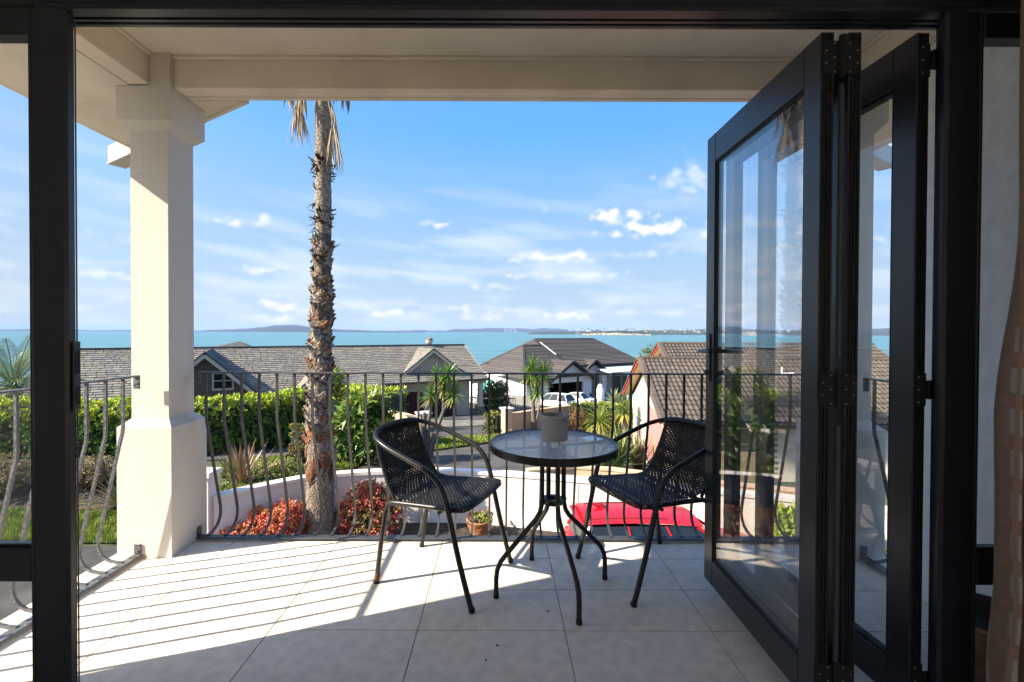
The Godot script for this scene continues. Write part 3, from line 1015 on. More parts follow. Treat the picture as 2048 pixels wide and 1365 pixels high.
	for i in fe.size() - 1:
		var steps := maxi(2, int((fe[i] as Vector3).distance_to(fe[i + 1]) / 0.007))
		for k in steps:
			var a: Vector3 = fe[i].lerp(fe[i + 1], float(k) / steps)
			var b: Vector3 = fe[i].lerp(fe[i + 1], (k + 0.85) / steps)
			g.tube([a, a.lerp(b, 0.5), b], [0.0125, 0.0142, 0.0125], 9, false)
	put(g, "front_edge", M.wicker, o)
	# woven sheet: s runs from the front edge over the seat and up the back
	var line := Curve2D.new()
	for q in [Vector2(0.222, 0.446), Vector2(0.15, 0.440), Vector2(0.03, 0.434), Vector2(-0.08, 0.431), Vector2(-0.14, 0.437), Vector2(-0.182, 0.458), Vector2(-0.212, 0.505), Vector2(-0.238, 0.565), Vector2(-0.268, 0.645), Vector2(-0.296, 0.728)]:
		line.add_point(q)
	var total := line.get_baked_length()
	var at := func(s: float, t: float, lift: float) -> Vector3:  # s 0..1, t -1..1
		var p := line.sample_baked(s * total, true)
		var d := (line.sample_baked(minf(s * total + 0.01, total)) - line.sample_baked(maxf(s * total - 0.01, 0.0))).normalized()
		var w := lerpf(0.216, 0.205, clampf(s / 0.45, 0, 1)) if s < 0.5 else lerpf(0.205, 0.178, (s - 0.5) / 0.5)
		var bulge := clampf((s - 0.5) * 2.5, 0, 1) * 0.03 * (1 - t * t)
		var corner := clampf((0.06 - s) / 0.06, 0, 1) * maxf(absf(t) - 0.85, 0.0) * 0.12
		return Vector3(t * w, p.y - d.x * lift, p.x - bulge - corner + d.y * lift)
	var nw := 32
	var nf := int(total / 0.0092)
	g = Geo.new()
	for i in nw:
		var t := -0.97 + 1.94 * i / (nw - 1.0)
		var pr := []
		for k in nf * 2 + 1:
			pr.append(at.call(k / (nf * 2.0), t, 0.0026 * sin(PI * k / 2.0 + PI / 2 + (PI if i % 2 else 0.0))))
		strip(g, pr, 0.0053, Vector3.RIGHT)
	put(g, "long_strands", M.wicker, o).set_meta("kind", "stuff")
	g = Geo.new()
	for k in nf:
		var s := (k + 0.5) / nf
		var pr := []
		for i in nw * 2 + 1:
			var t := -1.0 + 2.0 * i / (nw * 2.0)
			pr.append(at.call(s, t, 0.0026 * cos(PI * (i - 1) / 2.0 + (PI if k % 2 else 0.0))))
		var dd: Vector3 = at.call(minf(s + 0.02, 1.0), 0.0, 0.0) - at.call(maxf(s - 0.02, 0.0), 0.0, 0.0)
		strip(g, pr, 0.0046, dd.normalized())
	put(g, "cross_strands", M.wicker, o).set_meta("kind", "stuff")
	return o


func strip(g: Geo, p: Array, w: float, side: Vector3) -> void:  # a flat strand with rounded upper and lower faces
	for i in p.size() - 1:
		var t: Vector3 = (p[i + 1] - p[i]).normalized()
		var up := side.cross(t).normalized() * w * 0.45
		var s := side * w
		var a: Vector3 = p[i]
		var b: Vector3 = p[i + 1]
		g.quad(a - s, a + up, b + up, b - s, up - s * 0.2)
		g.quad(a + s, a + up, b + up, b + s, up + s * 0.2)
		g.quad(a - s, a + s, b + s, b - s, -up)

# ---------------------------------------------------------------- ground
const IN := 0.32  # how far the tiled gables stand in from the roof edge
const WALL := [Vector2(-5.15, -8.10), Vector2(-4.55, -8.72), Vector2(-3.93, -9.22), Vector2(-3.2, -9.50), Vector2(-2.54, -9.62), Vector2(-1.6, -9.70), Vector2(-0.7, -9.66), Vector2(0.2, -9.50), Vector2(1.0, -9.30), Vector2(2.1, -9.02), Vector2(3.3, -8.72), Vector2(5.0, -8.2), Vector2(7.0, -7.4), Vector2(9.0, -6.3), Vector2(12.0, -4.0)]
const LOW := -2.85
var court := PackedVector2Array()

func ground_y(x: float, z: float) -> float:
	var d := -z
	var up := -1.80 - 0.1 * (d - 8.0) if d < 10.0 else -2.0 - 0.11 * (d - 10.0)
	if d > 55.0:
		up -= 0.30 * (d - 55.0)
	up = maxf(up, -37.5)
	var left := lerpf(LOW, up, smoothstep(9.2, 11.2, d))
	var m := smoothstep(-5.3, -6.8, x)
	var h := lerpf(up, left, m)
	var w := smoothstep(-5.15, -5.6, x)
	h = lerpf(h, LOW + (h - LOW) * smoothstep(8.5, 9.5, d), w)
	h -= 0.9 * smoothstep(2.8, 4.8, x) * smoothstep(9.6, 12.5, d) * (1.0 - smoothstep(20.0, 34.0, d))
	return h

func drape(p: PackedVector2Array, lift: float, step: float, hole := PackedVector2Array()) -> Geo:  # a plan polygon (x, z) laid on the ground
	var g := Geo.new()
	var lo := p[0]
	var hi := p[0]
	for q in p:
		lo = lo.min(q)
		hi = hi.max(q)
	var nx := int(ceil((hi.x - lo.x) / step))
	var nz := int(ceil((hi.y - lo.y) / step))
	for i in nx:
		for j in nz:
			var a := lo + Vector2(i, j) * step
			var cell := PackedVector2Array([a, a + Vector2(step, 0), a + Vector2(step, step), a + Vector2(0, step)])
			var got: Array = Geometry2D.intersect_polygons(cell, p)
			if hole.size():
				var left := []
				for k in got:
					left.append_array(Geometry2D.clip_polygons(k, hole))
				got = left
			for k in got:
				var idx := Geometry2D.triangulate_polygon(k)
				for t in range(0, idx.size(), 3):
					var vs := []
					var ns := []
					for e in 3:
						var w: Vector2 = k[idx[t + e]]
						vs.append(Vector3(w.x, ground_y(w.x, w.y) + lift, w.y))
						var gx := ground_y(w.x + 0.1, w.y) - ground_y(w.x - 0.1, w.y)
						var gz := ground_y(w.x, w.y + 0.1) - ground_y(w.x, w.y - 0.1)
						ns.append(Vector3(-gx, 0.2, -gz).normalized())
					g.tri(vs[0], vs[1], vs[2], ns[0], ns[1], ns[2])
	return g

func smooth_wall() -> Array:
	var out := []
	for i in WALL.size() - 1:
		for k in 4:
			out.append((WALL[i] as Vector2).cubic_interpolate(WALL[i + 1], WALL[maxi(i - 1, 0)], WALL[mini(i + 2, WALL.size() - 1)], k / 4.0))
	out.append(WALL[-1])
	return out

func wall_run(p: Array, half: float, y0: float, y1: float) -> Geo:  # an upright wall along plan points
	var g := Geo.new()
	var l := []
	var r := []
	for i in p.size():
		var t: Vector2 = (p[mini(i + 1, p.size() - 1)] - p[maxi(i - 1, 0)]).normalized()
		var o := Vector2(-t.y, t.x) * half
		l.append(p[i] + o)
		r.append(p[i] - o)
	for i in p.size() - 1:
		var a: Vector2 = l[i]
		var b: Vector2 = l[i + 1]
		var d: Vector2 = r[i + 1]
		var e: Vector2 = r[i]
		var o := Vector3((a - e).x, 0, (a - e).y)
		g.quad(Vector3(a.x, y0, a.y), Vector3(b.x, y0, b.y), Vector3(b.x, y1, b.y), Vector3(a.x, y1, a.y), o)
		g.quad(Vector3(e.x, y0, e.y), Vector3(d.x, y0, d.y), Vector3(d.x, y1, d.y), Vector3(e.x, y1, e.y), -o)
		g.quad(Vector3(a.x, y1, a.y), Vector3(b.x, y1, b.y), Vector3(d.x, y1, d.y), Vector3(e.x, y1, e.y), Vector3.UP)
	for k in [0, p.size() - 1]:
		g.quad(Vector3(l[k].x, y0, l[k].y), Vector3(r[k].x, y0, r[k].y), Vector3(r[k].x, y1, r[k].y), Vector3(l[k].x, y1, l[k].y))
	return g

func V2(a: Array) -> PackedVector2Array:
	var p := PackedVector2Array()
	for i in range(0, a.size(), 2):
		p.append(Vector2(a[i], a[i + 1]))
	return p

func build_ground() -> void:
	var line := smooth_wall()
	court = PackedVector2Array([Vector2(-60, 30), Vector2(-60, -8.6), Vector2(-5.3, -8.6)])
	for q in line:
		court.append(q)
	court.append_array(PackedVector2Array([Vector2(14, -4), Vector2(14, 30)]))
	# upper ground, down the slope and under the sea
	var g := drape(V2([-26, -2.0, 22, -2.0, 22, -26, -26, -26]), 0.0, 0.5, court)
	var outer := drape(V2([-150, -26, 150, -26, 150, -186, -150, -186]), 0.0, 4.0)
	for side in [V2([-146, 30, -26, 30, -26, -26, -146, -26]), V2([22, 30, 142, 30, 142, -26, 22, -26])]:
		var s := drape(side, 0.0, 4.0, court)
		g.v.append_array(s.v); g.n.append_array(s.n); g.c.append_array(s.c)
	g.v.append_array(outer.v); g.n.append_array(outer.n); g.c.append_array(outer.c)
	structure(g, "ground", M.earth)
	g = Geo.new()
	g.prism(court, LOW - 0.3, LOW)
	structure(g, "driveway", M.asphalt)
	g = Geo.new()
	g.quad(Vector3(-40000, -36, -100), Vector3(40000, -36, -100), Vector3(40000, -36, -42000), Vector3(-40000, -36, -42000), Vector3.UP)
	structure(g, "sea", M.sea)
	# soil bed at the foot of the white wall
	var bed := PackedVector2Array()
	for q in line:
		if q.x < 1.6:
			bed.append(q)
	for i in range(bed.size() - 1, -1, -1):
		bed.append(bed[i] + Vector2(0.25, 1.55 + 0.12 * sin(i * 0.9)))
	g = Geo.new()
	var idx := Geometry2D.triangulate_polygon(bed)
	for i in range(0, idx.size(), 3):
		g.flat(Vector3(bed[idx[i]].x, LOW + 0.04, bed[idx[i]].y), Vector3(bed[idx[i + 1]].x, LOW + 0.04, bed[idx[i + 1]].y), Vector3(bed[idx[i + 2]].x, LOW + 0.04, bed[idx[i + 2]].y), Vector3.UP)
	structure(g, "garden_soil", M.soil)
	# lane in front of the hedge and the shared driveway on the right
	structure(drape(V2([-24, -10.6, -14, -10.7, -9.8, -11.2, -7.6, -12.1, -5.6, -12.9, -3.6, -13.3, -3.3, -16.6, -5.2, -15.8, -6.6, -14.7, -8.3, -12.75, -11, -12.1, -24, -12.0]), 0.03, 0.5), "lane", M.asphalt)
	structure(drape(V2([-1.9, -9.9, -0.7, -9.78, 0.2, -9.62, 1.0, -9.42, 1.2, -10.6, 2.0, -12.5, 7.0, -14.0, 7.0, -17.5, 1.2, -17.6, -0.6, -15.2, -2.2, -13.2]), 0.03, 0.5), "shared_driveway", M.asphalt)
	structure(drape(V2([-3.6, -17.2, 1.1, -18.2, 6.0, -18.6, 6.0, -22.0, 0.3, -22.3, -3.6, -20.0]), 0.03, 0.6), "shared_driveway", M.asphalt)
	structure(drape(V2([-3.9, -20.4, 0.1, -22.6, 0.9, -25.5, -3.2, -25.0, -6.3, -24.7]), 0.034, 0.6), "concrete_apron", M.path_concrete)
	structure(drape(V2([-3.4, -25.4, 0.9, -25.8, 2.3, -38, -1.6, -40, -3.0, -28]), 0.03, 0.8), "house_driveway", M.asphalt)
	structure(drape(V2([3.6, -21, 14, -20, 16, -46, 3.4, -42, 1.6, -26]), 0.03, 1.0), "parking_area", M.path_concrete)
	# lawns and beds
	structure(drape(V2([-2.4, -13.6, -0.7, -15.4, 1.0, -17.5, 1.1, -18.0, -1.5, -17.3, -3.4, -15.6]), 0.05, 0.4), "lawn", M.lawn)
	structure(drape(V2([-7.2, -11.9, -5.2, -12.6, -3.7, -13.0, -3.5, -11.0, -6.6, -10.6]), 0.05, 0.4), "lawn", M.lawn)
	structure(drape(V2([-18, -8.62, -6.9, -8.64, -7.6, -9.75, -18, -9.8]), 0.045, 0.4), "lawn", M.lawn)
	structure(drape(V2([-16, -9.8, -7.6, -9.75, -7.4, -10.6, -10, -11.0, -16, -10.6]), 0.04, 0.4), "garden_soil", M.soil)
	structure(drape(V2([-3.4, -9.8, -2.5, -9.8, -1.9, -9.95, -2.2, -13.0, -3.5, -12.6]), 0.04, 0.4), "garden_soil", M.soil)
	structure(drape(V2([4.6, -17.6, 7.6, -17.2, 8.0, -18.7, 4.8, -18.8]), 0.055, 0.4), "lawn", M.lawn)
	structure(drape(V2([2.0, -15.0, 4.7, -15.0, 4.7, -19.4, 0.6, -19.0]), 0.05, 0.5), "garden_soil", M.soil)

	# white retaining wall, pillar, cap
	var w := thing("white_wall", "curved white rendered retaining wall behind the palm and the red shrubs", "wall")
	put(wall_run(line, 0.09, LOW - 0.1, -1.765), "wall_face", M.white_wall, w)
	put(wall_run(line, 0.115, -1.765, -1.70), "coping", M.white_wall, w)
	for q in [Vector2(-1.74, -9.60), Vector2(1.55, -9.07)]:
		g = Geo.new()
		g.box(Vector3(q.x, -2.29, q.y), Vector3(0.012, 1.05, 0.02), 0.0)
		put(g, "control_joint", M.grout, w)
	w = thing("white_pillar", "square white rendered pillar with a flat cap ending the curved wall, beside the column", "pillar", Vector3(-5.27, LOW, -8.10))
	g = Geo.new()
	g.span(Vector3(-0.15, -0.1, -0.15), Vector3(0.15, 1.50, 0.15), 0.01)
	put(g, "shaft", M.white_wall, w)
	g = Geo.new()
	g.span(Vector3(-0.19, 1.50, -0.19), Vector3(0.19, 1.60, 0.19), 0.012)
	put(g, "cap", M.white_wall, w)
	# peach walls and pillars
	var peach := func(called: String, label: String, pts: Array, half: float, y0: float, y1: float) -> Node3D:
		var o := thing(called, label, "wall")
		var pp := []
		for q in pts:
			pp.append(Vector2(q[0], q[1]))
		put(wall_run(pp, half, y0, y1 - 0.04), "wall_face", M.peach_wall, o)
		put(wall_run(pp, half + 0.02, y1 - 0.04, y1), "coping", M.peach_wall, o)
		return o
	peach.call("peach_wall", "low peach rendered wall just above the white wall, behind the table and right chair", [[0.55, -9.75], [1.6, -10.0], [2.4, -9.85], [3.3, -9.45], [4.6, -8.9], [6.5, -8.2]], 0.08, -2.6, -1.71)
	peach.call("peach_wall", "low peach garden wall between the leafy shrub and the yucca trunks", [[-4.6, -16.7], [-3.4, -15.8], [-2.6, -14.9]], 0.08, -3.2, -1.60)
	peach.call("peach_wall", "long peach wall in front of the parked white cars", [[0.42, -18.4], [1.6, -19.4], [3.0, -20.4], [5.2, -21.6]], 0.09, -4.0, -2.05)
	for q in [[Vector3(0.22, 0, -18.1), -3.3, -1.78, "peach pillar with a pale cap at the near end of the long wall, between hedge and yucca"], [Vector3(-2.52, 0, -14.75), -2.9, -1.38, "peach pillar with a stepped cap behind the left yucca trunks"], [Vector3(-4.38, 0, -11.6), -2.5, -1.22, "peach pillar half hidden behind the palm trunk"]]:
		var o := thing("peach_pillar", q[3], "pillar", q[0], 0.5, "peach gate pillars")
		g = Geo.new()
		g.span(Vector3(-0.17, q[1], -0.17), Vector3(0.17, q[2] - 0.09, 0.17), 0.008)
		put(g, "shaft", M.peach_wall, o)
		g = Geo.new()
		g.span(Vector3(-0.2, q[2] - 0.09, -0.2), Vector3(0.2, q[2] - 0.045, 0.2), 0.006)
		g.span(Vector3(-0.23, q[2] - 0.045, -0.23), Vector3(0.23, q[2], 0.23), 0.01)
		put(g, "cap", M.white_wall, o)

# ---------------------------------------------------------------- far shore
func build_far() -> void:
	var nz := FastNoiseLite.new()
	nz.seed = 8
	nz.frequency = 0.0009
	nz.fractal_octaves = 4
	# [name, centre azimuth from, to, distance, depth, height function id, colour]
	var ridge := func(called: String, x0: float, x1: float, z: float, depth: float, tops: Array, colr: Color, rough: float) -> void:
		var g := Geo.new()
		var nu := 90
		var pts := []
		var rows := [0.0, 0.12, 0.3, 0.6, 1.0]
		var prof := [0.0, 0.45, 0.8, 1.0, 0.85]
		for i in nu:
			var t := i / (nu - 1.0)
			var x := lerpf(x0, x1, t)
			var f := t * (tops.size() - 1)
			var k := mini(int(f), tops.size() - 2)
			var s := f - k
			s = s * s * (3 - 2 * s)
			var top: float = lerpf(tops[k], tops[k + 1], s)
			for j in 5:
				var zz: float = z - depth * rows[j]
				pts.append(Vector3(x * zz / z, -37.0 + (top + nz.get_noise_2d(x * 1.3, zz) * rough) * prof[j], zz))
		g.col = colr
		g.grid(pts, nu, 5)
		structure(g, called, M.far_land)
	ridge.call("volcanic_island", -10900.0, -2600.0, -15500.0, 3500.0, [5, 40, 70, 95, 130, 185, 262, 272, 200, 130, 100, 80, 62, 45, 20, 5], Color(0.035, 0.05, 0.05), 14.0)
	ridge.call("far_hill", -30000.0, -12000.0, -17000.0, 3000.0, [80, 120, 90, 130, 75, 95, 60, 70, 40, 60, 20], Color(0.045, 0.06, 0.06), 50.0)
	ridge.call("far_hill", -9000.0, 3500.0, -24000.0, 3000.0, [10, 60, 80, 60, 90, 120, 100, 170, 230, 260, 240, 200, 250, 200], Color(0.05, 0.06, 0.06), 60.0)
	ridge.call("shore_hill", 350.0, 1500.0, -7000.0, 1500.0, [3, 30, 45, 40, 52, 60, 58, 66], Color(0.05, 0.07, 0.045), 26.0)
	ridge.call("shore_hill", 1300.0, 10000.0, -6600.0, 2500.0, [56, 72, 80, 92, 100, 96, 108, 120, 125, 110, 130, 120, 140, 150, 140], Color(0.055, 0.075, 0.04), 22.0)
	ridge.call("wooded_headland", 1080.0, 2080.0, -6050.0, 300.0, [3, 34, 50, 52, 58, 60, 50, 42, 22, 3], Color(0.04, 0.06, 0.03), 10.0)
	# pale cliffs below the headland
	rng.seed = 5
	for q in [[1060.0, 1960.0, -6000.0, 30.0], [2720.0, 3500.0, -5700.0, 52.0]]:
		var g := Geo.new()
		var n := 60
		for i in n:
			var t := i / float(n)
			var x: float = lerpf(q[0], q[1], t)
			var wd: float = (q[1] - q[0]) / n
			var hh: float = q[3] * (0.45 + 0.55 * sin(PI * clampf(t * 1.1, 0.05, 1))) * rf(0.55, 1.15)
			g.col = Color(0.80, 0.64, 0.42) * rf(0.75, 1.05)
			var z0: float = q[2] + rf(-25, 25)
			g.quad(Vector3(x, -37, z0 + 30), Vector3(x + wd * 1.2, -37, z0 + rf(10, 40)), Vector3(x + wd, -37 + hh, z0 - 20), Vector3(x, -37 + hh * rf(0.8, 1.1), z0 - 25), Vector3(0, 0, 1))
		structure(g, "shore_cliff", M.far_land)
	# suburbs on the far shore: too many and too small to count
	var b := Geo.new()
	b.box(Vector3(0, 0.5, 0), Vector3(1, 1, 1))
	var where := []
	var tints := []
	for i in 520:
		var x := rf(1250, 5200)
		var z := rf(-6700, -8300)
		var y := -37.0 + rf(30, 85)
		var s := Vector3(rf(14, 34), rf(6, 12), rf(12, 20))
		where.append(Transform3D(Basis.from_scale(s), Vector3(x, y, z)))
		var k := rf(0.35, 0.8)
		tints.append(Color(k, k * 0.97, k * 0.92) if rng.randf() < 0.6 else Color(0.05, 0.09, 0.04))
	for i in 15:
		where.append(Transform3D(Basis.from_scale(Vector3(rf(50, 90), rf(120, 260), 80)), Vector3(rf(150, 800), -37, -23800)))
		tints.append(Color(0.3, 0.32, 0.35))
	var o := many("far_suburb", b.mesh(), M.plain, where, tints, self)
	tag(o, "scattered pale houses and towers on the hazy far shore", "suburb")
	# moored and sailing boats, one small white one in view
	var bt := thing("sailing_boat", "tiny white boat alone on the water left of the door handle", "boat", Vector3(292, -36, -760), 0.6)
	var g := Geo.new()
	g.prism(V2([-3, -1, 1.5, -1.1, 3.6, 0, 1.5, 1.1, -3, 1]), -0.3, 1.0)
	put(g, "hull", M.white_paint, bt)
	g = Geo.new()
	g.span(Vector3(-1.2, 1.0, -0.7), Vector3(0.9, 1.9, 0.7), 0.2)
	put(g, "cabin", M.white_paint, bt)
	g = Geo.new()
	g.flat(Vector3(0.5, 1.6, 0), Vector3(0.6, 9.0, 0), Vector3(-2.8, 1.9, 0.1), Vector3(0, 0, 1))
	put(g, "sail", M.white_paint, bt)

# ---------------------------------------------------------------- roofs and houses
func clip_half(p: Array, n: Vector3, d: float) -> Array:  # keeps n.x <= d
	var out := []
	for i in p.size():
		var a: Vector3 = p[i]
		var b: Vector3 = p[(i + 1) % p.size()]
		var da := n.dot(a) - d
		var db := n.dot(b) - d
		if da <= 0.0:
			out.append(a)
		if (da < 0.0) != (db < 0.0) and absf(da - db) > 1e-9:
			out.append(a.lerp(b, da / (da - db)))
	return out

# lays lapped courses on a flat convex roof face; each cell becomes an own piece while the budget lasts, nearest first
func courses(owner: Node, poly: Array, course: float, piece: float, lift: float, m: Material, tones: Array, name_one: String, name_rest: String, budget: int, eye := Vector3(0, 1.2, 0)) -> void:
	var nrm: Vector3 = ((poly[1] - poly[0]) as Vector3).cross(poly[2] - poly[0]).normalized()
	if nrm.y < 0:
		nrm = -nrm
	var across := nrm.cross(Vector3.UP).normalized()
	var up := across.cross(nrm).normalized()
	if up.y < 0:
		up = -up
	var lo := 1e9
	var hi := -1e9
	var al := 1e9
	var ah := -1e9
	for p in poly:
		lo = minf(lo, up.dot(p)); hi = maxf(hi, up.dot(p))
		al = minf(al, across.dot(p)); ah = maxf(ah, across.dot(p))
	var cells := []
	var k := 0
	while lo + k * course < hi:
		var b0 := lo + k * course
		var band := clip_half(clip_half(poly, up, b0 + course), -up, -b0)
		if band.size() > 2:
			var x := al - (piece * rf(0.2, 0.8) if k % 2 else 0.0)
			while x < ah:
				var wd := piece * rf(0.75, 1.3)
				var cell := clip_half(clip_half(band, across, x + wd - 0.026), -across, -x)
				if cell.size() > 2:
					cells.append([cell, b0, k])
				x += wd
		k += 1
	cells.sort_custom(func(a, b): return a[0][0].distance_squared_to(eye) < b[0][0].distance_squared_to(eye))
	var rest := Geo.new()
	for i in cells.size():
		var g := Geo.new() if i < budget else rest
		g.col = tones[rng.randi() % tones.size()]
		var jit := rf(0.8, 1.25) * lift
		var q := []
		for p in cells[i][0]:
			q.append(p + nrm * (0.003 + jit * (1.0 - (up.dot(p) - cells[i][1]) / course)))
		g.poly(q, nrm)
		for e in q.size():
			var a: Vector3 = cells[i][0][e]
			var b: Vector3 = cells[i][0][(e + 1) % q.size()]
			g.quad(a, b, q[(e + 1) % q.size()], q[e], ((a + b) / 2.0 - cells[i][0][0]) * 0.001 - up)
		if i < budget:
			put(g, name_one, m, owner)
	if rest.v.size():
		put(rest, name_rest, m, owner).set_meta("kind", "stuff")

func face(o: Node, called: String, pts: Array, m: Material, tone := Color.WHITE, thick := Vector3.ZERO) -> MeshInstance3D:
	var g := Geo.new()
	g.col = tone
	g.poly(pts, -thick if thick != Vector3.ZERO else Vector3(0, 0, 1))
	if thick != Vector3.ZERO:
		var back := []
		for p in pts:
			back.append(p + thick)
		g.poly(back, thick)
		for i in pts.size():
			var mid := Vector3.ZERO
			for p in pts:
				mid += p / pts.size()
			g.quad(pts[i], pts[(i + 1) % pts.size()], back[(i + 1) % pts.size()], back[i], (pts[i] + pts[(i + 1) % pts.size()]) / 2.0 - mid)
	return put(g, called, m, o)

func beam(g: Geo, a: Vector3, b: Vector3, w: float, h: float) -> void:  # a board from a to b
	var t := (b - a).normalized()
	var s := t.cross(Vector3.UP).normalized()
	g.box((a + b) / 2.0, Vector3(a.distance_to(b), h, w), minf(w, h) * 0.1, Basis(t, s.cross(t).normalized(), s))

func build_slate_house() -> void:
	rng.seed = 21
	var o := thing("slate_house", "long low house with grey slate roof, three gables and dark red garage doors", "house", Vector3(-6.6, 0, -25.93), atan2(0.485, 0.875))
	# local axes: x along the garage front, -z away from us
	var tones := [Color(0.33, 0.30, 0.25), Color(0.38, 0.345, 0.28), Color(0.28, 0.26, 0.23), Color(0.36, 0.345, 0.26), Color(0.30, 0.275, 0.26), Color(0.42, 0.375, 0.305)]
	var grey := [Color(0.13, 0.135, 0.13), Color(0.15, 0.15, 0.145), Color(0.12, 0.12, 0.125)]  # darker slate for gable slopes turned from the sun, shade in the colour
	var ey: Vector3 = o.transform.affine_inverse() * Vector3(0, 1.2, 0)
	var hr := 0.29
	var he := -1.75
	var R := 3.8
	var sl := (hr - he) / R
	var low := he - sl * 0.62
	# main roof
	var tops := Geo.new()
	courses(o, [Vector3(-15.2, low, 0.62), Vector3(-0.05, low, 0.62), Vector3(-0.05, hr, -R), Vector3(-15.2, hr, -R)], 0.20, 0.34, 0.032, M.slate, tones, "slate", "slate_covering", 210, ey)
	courses(o, [Vector3(-0.05, he, 0), Vector3(6.6, he, 0), Vector3(6.6, hr, -R), Vector3(-0.05, hr, -R)], 0.20, 0.34, 0.032, M.slate, tones, "slate", "slate_covering", 60, ey)
	tops.col = Color(0.10, 0.10, 0.10)
	tops.poly([Vector3(-15.2, low, -2 * R - 0.6), Vector3(6.6, low, -2 * R - 0.6), Vector3(6.6, hr - 0.01, -R), Vector3(-15.2, hr - 0.01, -R)])
	tops.poly([Vector3(-15.2, low - 0.015, 0.62), Vector3(-0.05, low - 0.015, 0.62), Vector3(-0.05, hr - 0.015, -R), Vector3(-15.2, hr - 0.015, -R)])
	tops.poly([Vector3(-0.05, he - 0.015, 0), Vector3(6.6, he - 0.015, 0), Vector3(6.6, hr - 0.015, -R), Vector3(-0.05, hr - 0.015, -R)])
	put(tops, "roof_deck", M.plain, o)
	var g := Geo.new()
	g.col = Color(0.12, 0.115, 0.11)
	beam(g, Vector3(-15.2, hr + 0.04, -R), Vector3(6.62, hr + 0.04, -R), 0.22, 0.06)
	put(g, "ridge_cap", M.slate, o)
	# gables: [centre x, front z, apex y, foot y, half width, face colour (shade painted into the first two), reach back]
	var gables := [[-8.57, 1.2, 0.23, -1.70, 2.05, Color(0.10, 0.085, 0.07), 3.75], [-3.5, 1.2, -0.62, -1.75, 1.2, Color(0.10, 0.085, 0.07), 2.2], [3.15, -0.7, 0.17, -1.38, 2.0, Color(0.34, 0.31, 0.26), 3.0]]
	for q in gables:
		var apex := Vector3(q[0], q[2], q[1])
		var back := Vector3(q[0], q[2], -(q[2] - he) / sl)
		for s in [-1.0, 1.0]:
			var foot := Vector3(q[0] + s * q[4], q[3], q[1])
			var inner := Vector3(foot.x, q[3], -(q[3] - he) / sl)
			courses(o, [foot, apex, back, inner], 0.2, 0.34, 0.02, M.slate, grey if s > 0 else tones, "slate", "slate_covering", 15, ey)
			g = Geo.new()
			g.col = Color(0.50, 0.46, 0.38)
			beam(g, foot + Vector3(s * 0.05, -0.14, 0.02), apex + Vector3(0, -0.11, 0.02), 0.09, 0.20)
			put(g, "bargeboard", M.plain, o)
			g = Geo.new()
			g.col = Color(0.025, 0.025, 0.027)
			beam(g, foot + Vector3(s * 0.05, -0.01, 0.05), apex + Vector3(0, 0.02, 0.05), 0.1, 0.05)
			put(g, "verge_trim", M.plain, o)
		var fz: float = q[1] - 0.25
		face(o, "gable_wall", [Vector3(q[0] - q[4] + 0.2, q[3] - (1.4 if q[1] > 0 else 0.0), fz), Vector3(q[0] + q[4] - 0.2, q[3] - (1.4 if q[1] > 0 else 0.0), fz), Vector3(q[0] + q[4] - 0.2, q[3], fz), Vector3(q[0], q[2] - 0.12, fz), Vector3(q[0] - q[4] + 0.2, q[3], fz)], M.plain, q[5], Vector3(0, 0, -0.15))
	# window in the first gable
	g = Geo.new()
	g.col = Color(0.42, 0.40, 0.32)
	for b in [[Vector3(-8.3, -1.55, 0.94), Vector3(-8.22, -0.7, 1.0)], [Vector3(-7.5, -1.55, 0.94), Vector3(-7.42, -0.7, 1.0)], [Vector3(-8.22, -0.78, 0.94), Vector3(-7.5, -0.7, 1.0)], [Vector3(-8.22, -1.55, 0.94), Vector3(-7.5, -1.45, 1.0)], [Vector3(-8.22, -1.12, 0.945), Vector3(-7.5, -1.07, 0.99)]]:
		g.span(b[0], b[1], 0.008)
	var win := put(g, "window", M.plain, o)
	for y in [[-1.45, -1.12], [-1.07, -0.78]]:
		g = Geo.new()
		g.span(Vector3(-8.22, y[0], 0.952), Vector3(-7.5, y[1], 0.958))
		put(g, "pane", M.car_glass, win)
	# walls
	g = Geo.new()
	g.col = Color(0.33, 0.30, 0.245)
	g.span(Vector3(-15.0, -4.4, -7.4), Vector3(0.2, low + 0.15, -0.1))
	put(g, "wall", M.plain, o)
	g = Geo.new()
	g.col = Color(0.36, 0.33, 0.27)
	g.span(Vector3(0.0, -4.5, -1.0), Vector3(0.35, he - 0.08, -0.35))
	g.span(Vector3(0.35, he - 0.62, -0.95), Vector3(5.25, he - 0.10, -0.38))
	g.span(Vector3(4.6, -4.5, -4.6), Vector3(5.45, he - 0.08, -0.40))
	g.span(Vector3(2.45, -4.5, -0.95), Vector3(2.75, he - 0.6, -0.42))
	put(g, "garage_wall", M.plain, o)
	for dx in [[0.36, 2.44], [2.76, 4.59]]:
		var n := 9
		g = Geo.new()
		g.col = Color(0.04, 0.012, 0.011)
		g.span(Vector3(dx[0], -4.5, -0.80), Vector3(dx[1], he - 0.5, -0.74))
		var door := put(g, "garage_door", M.plain, o)
		for k in n:
			g = Geo.new()
			var kk := rf(0.85, 1.15)
			g.col = Color(0.055 * kk, 0.016 * kk, 0.014 * kk)
			var w: float = (dx[1] - dx[0]) / n
			g.span(Vector3(dx[0] + w * k + 0.012, -4.45, -0.74), Vector3(dx[0] + w * (k + 1) - 0.012, he - 0.52, -0.705), 0.006)
			put(g, "plank", M.plain, door)
	# eaves, gutters, porch pillar on its stone foot
	g = Geo.new()
	g.col = Color(0.035, 0.034, 0.034)
	g.span(Vector3(-15.2, low - 0.10, 0.60), Vector3(-0.02, low - 0.01, 0.70), 0.02)
	g.span(Vector3(0.0, he - 0.10, 0.0), Vector3(6.65, he - 0.01, 0.09), 0.02)
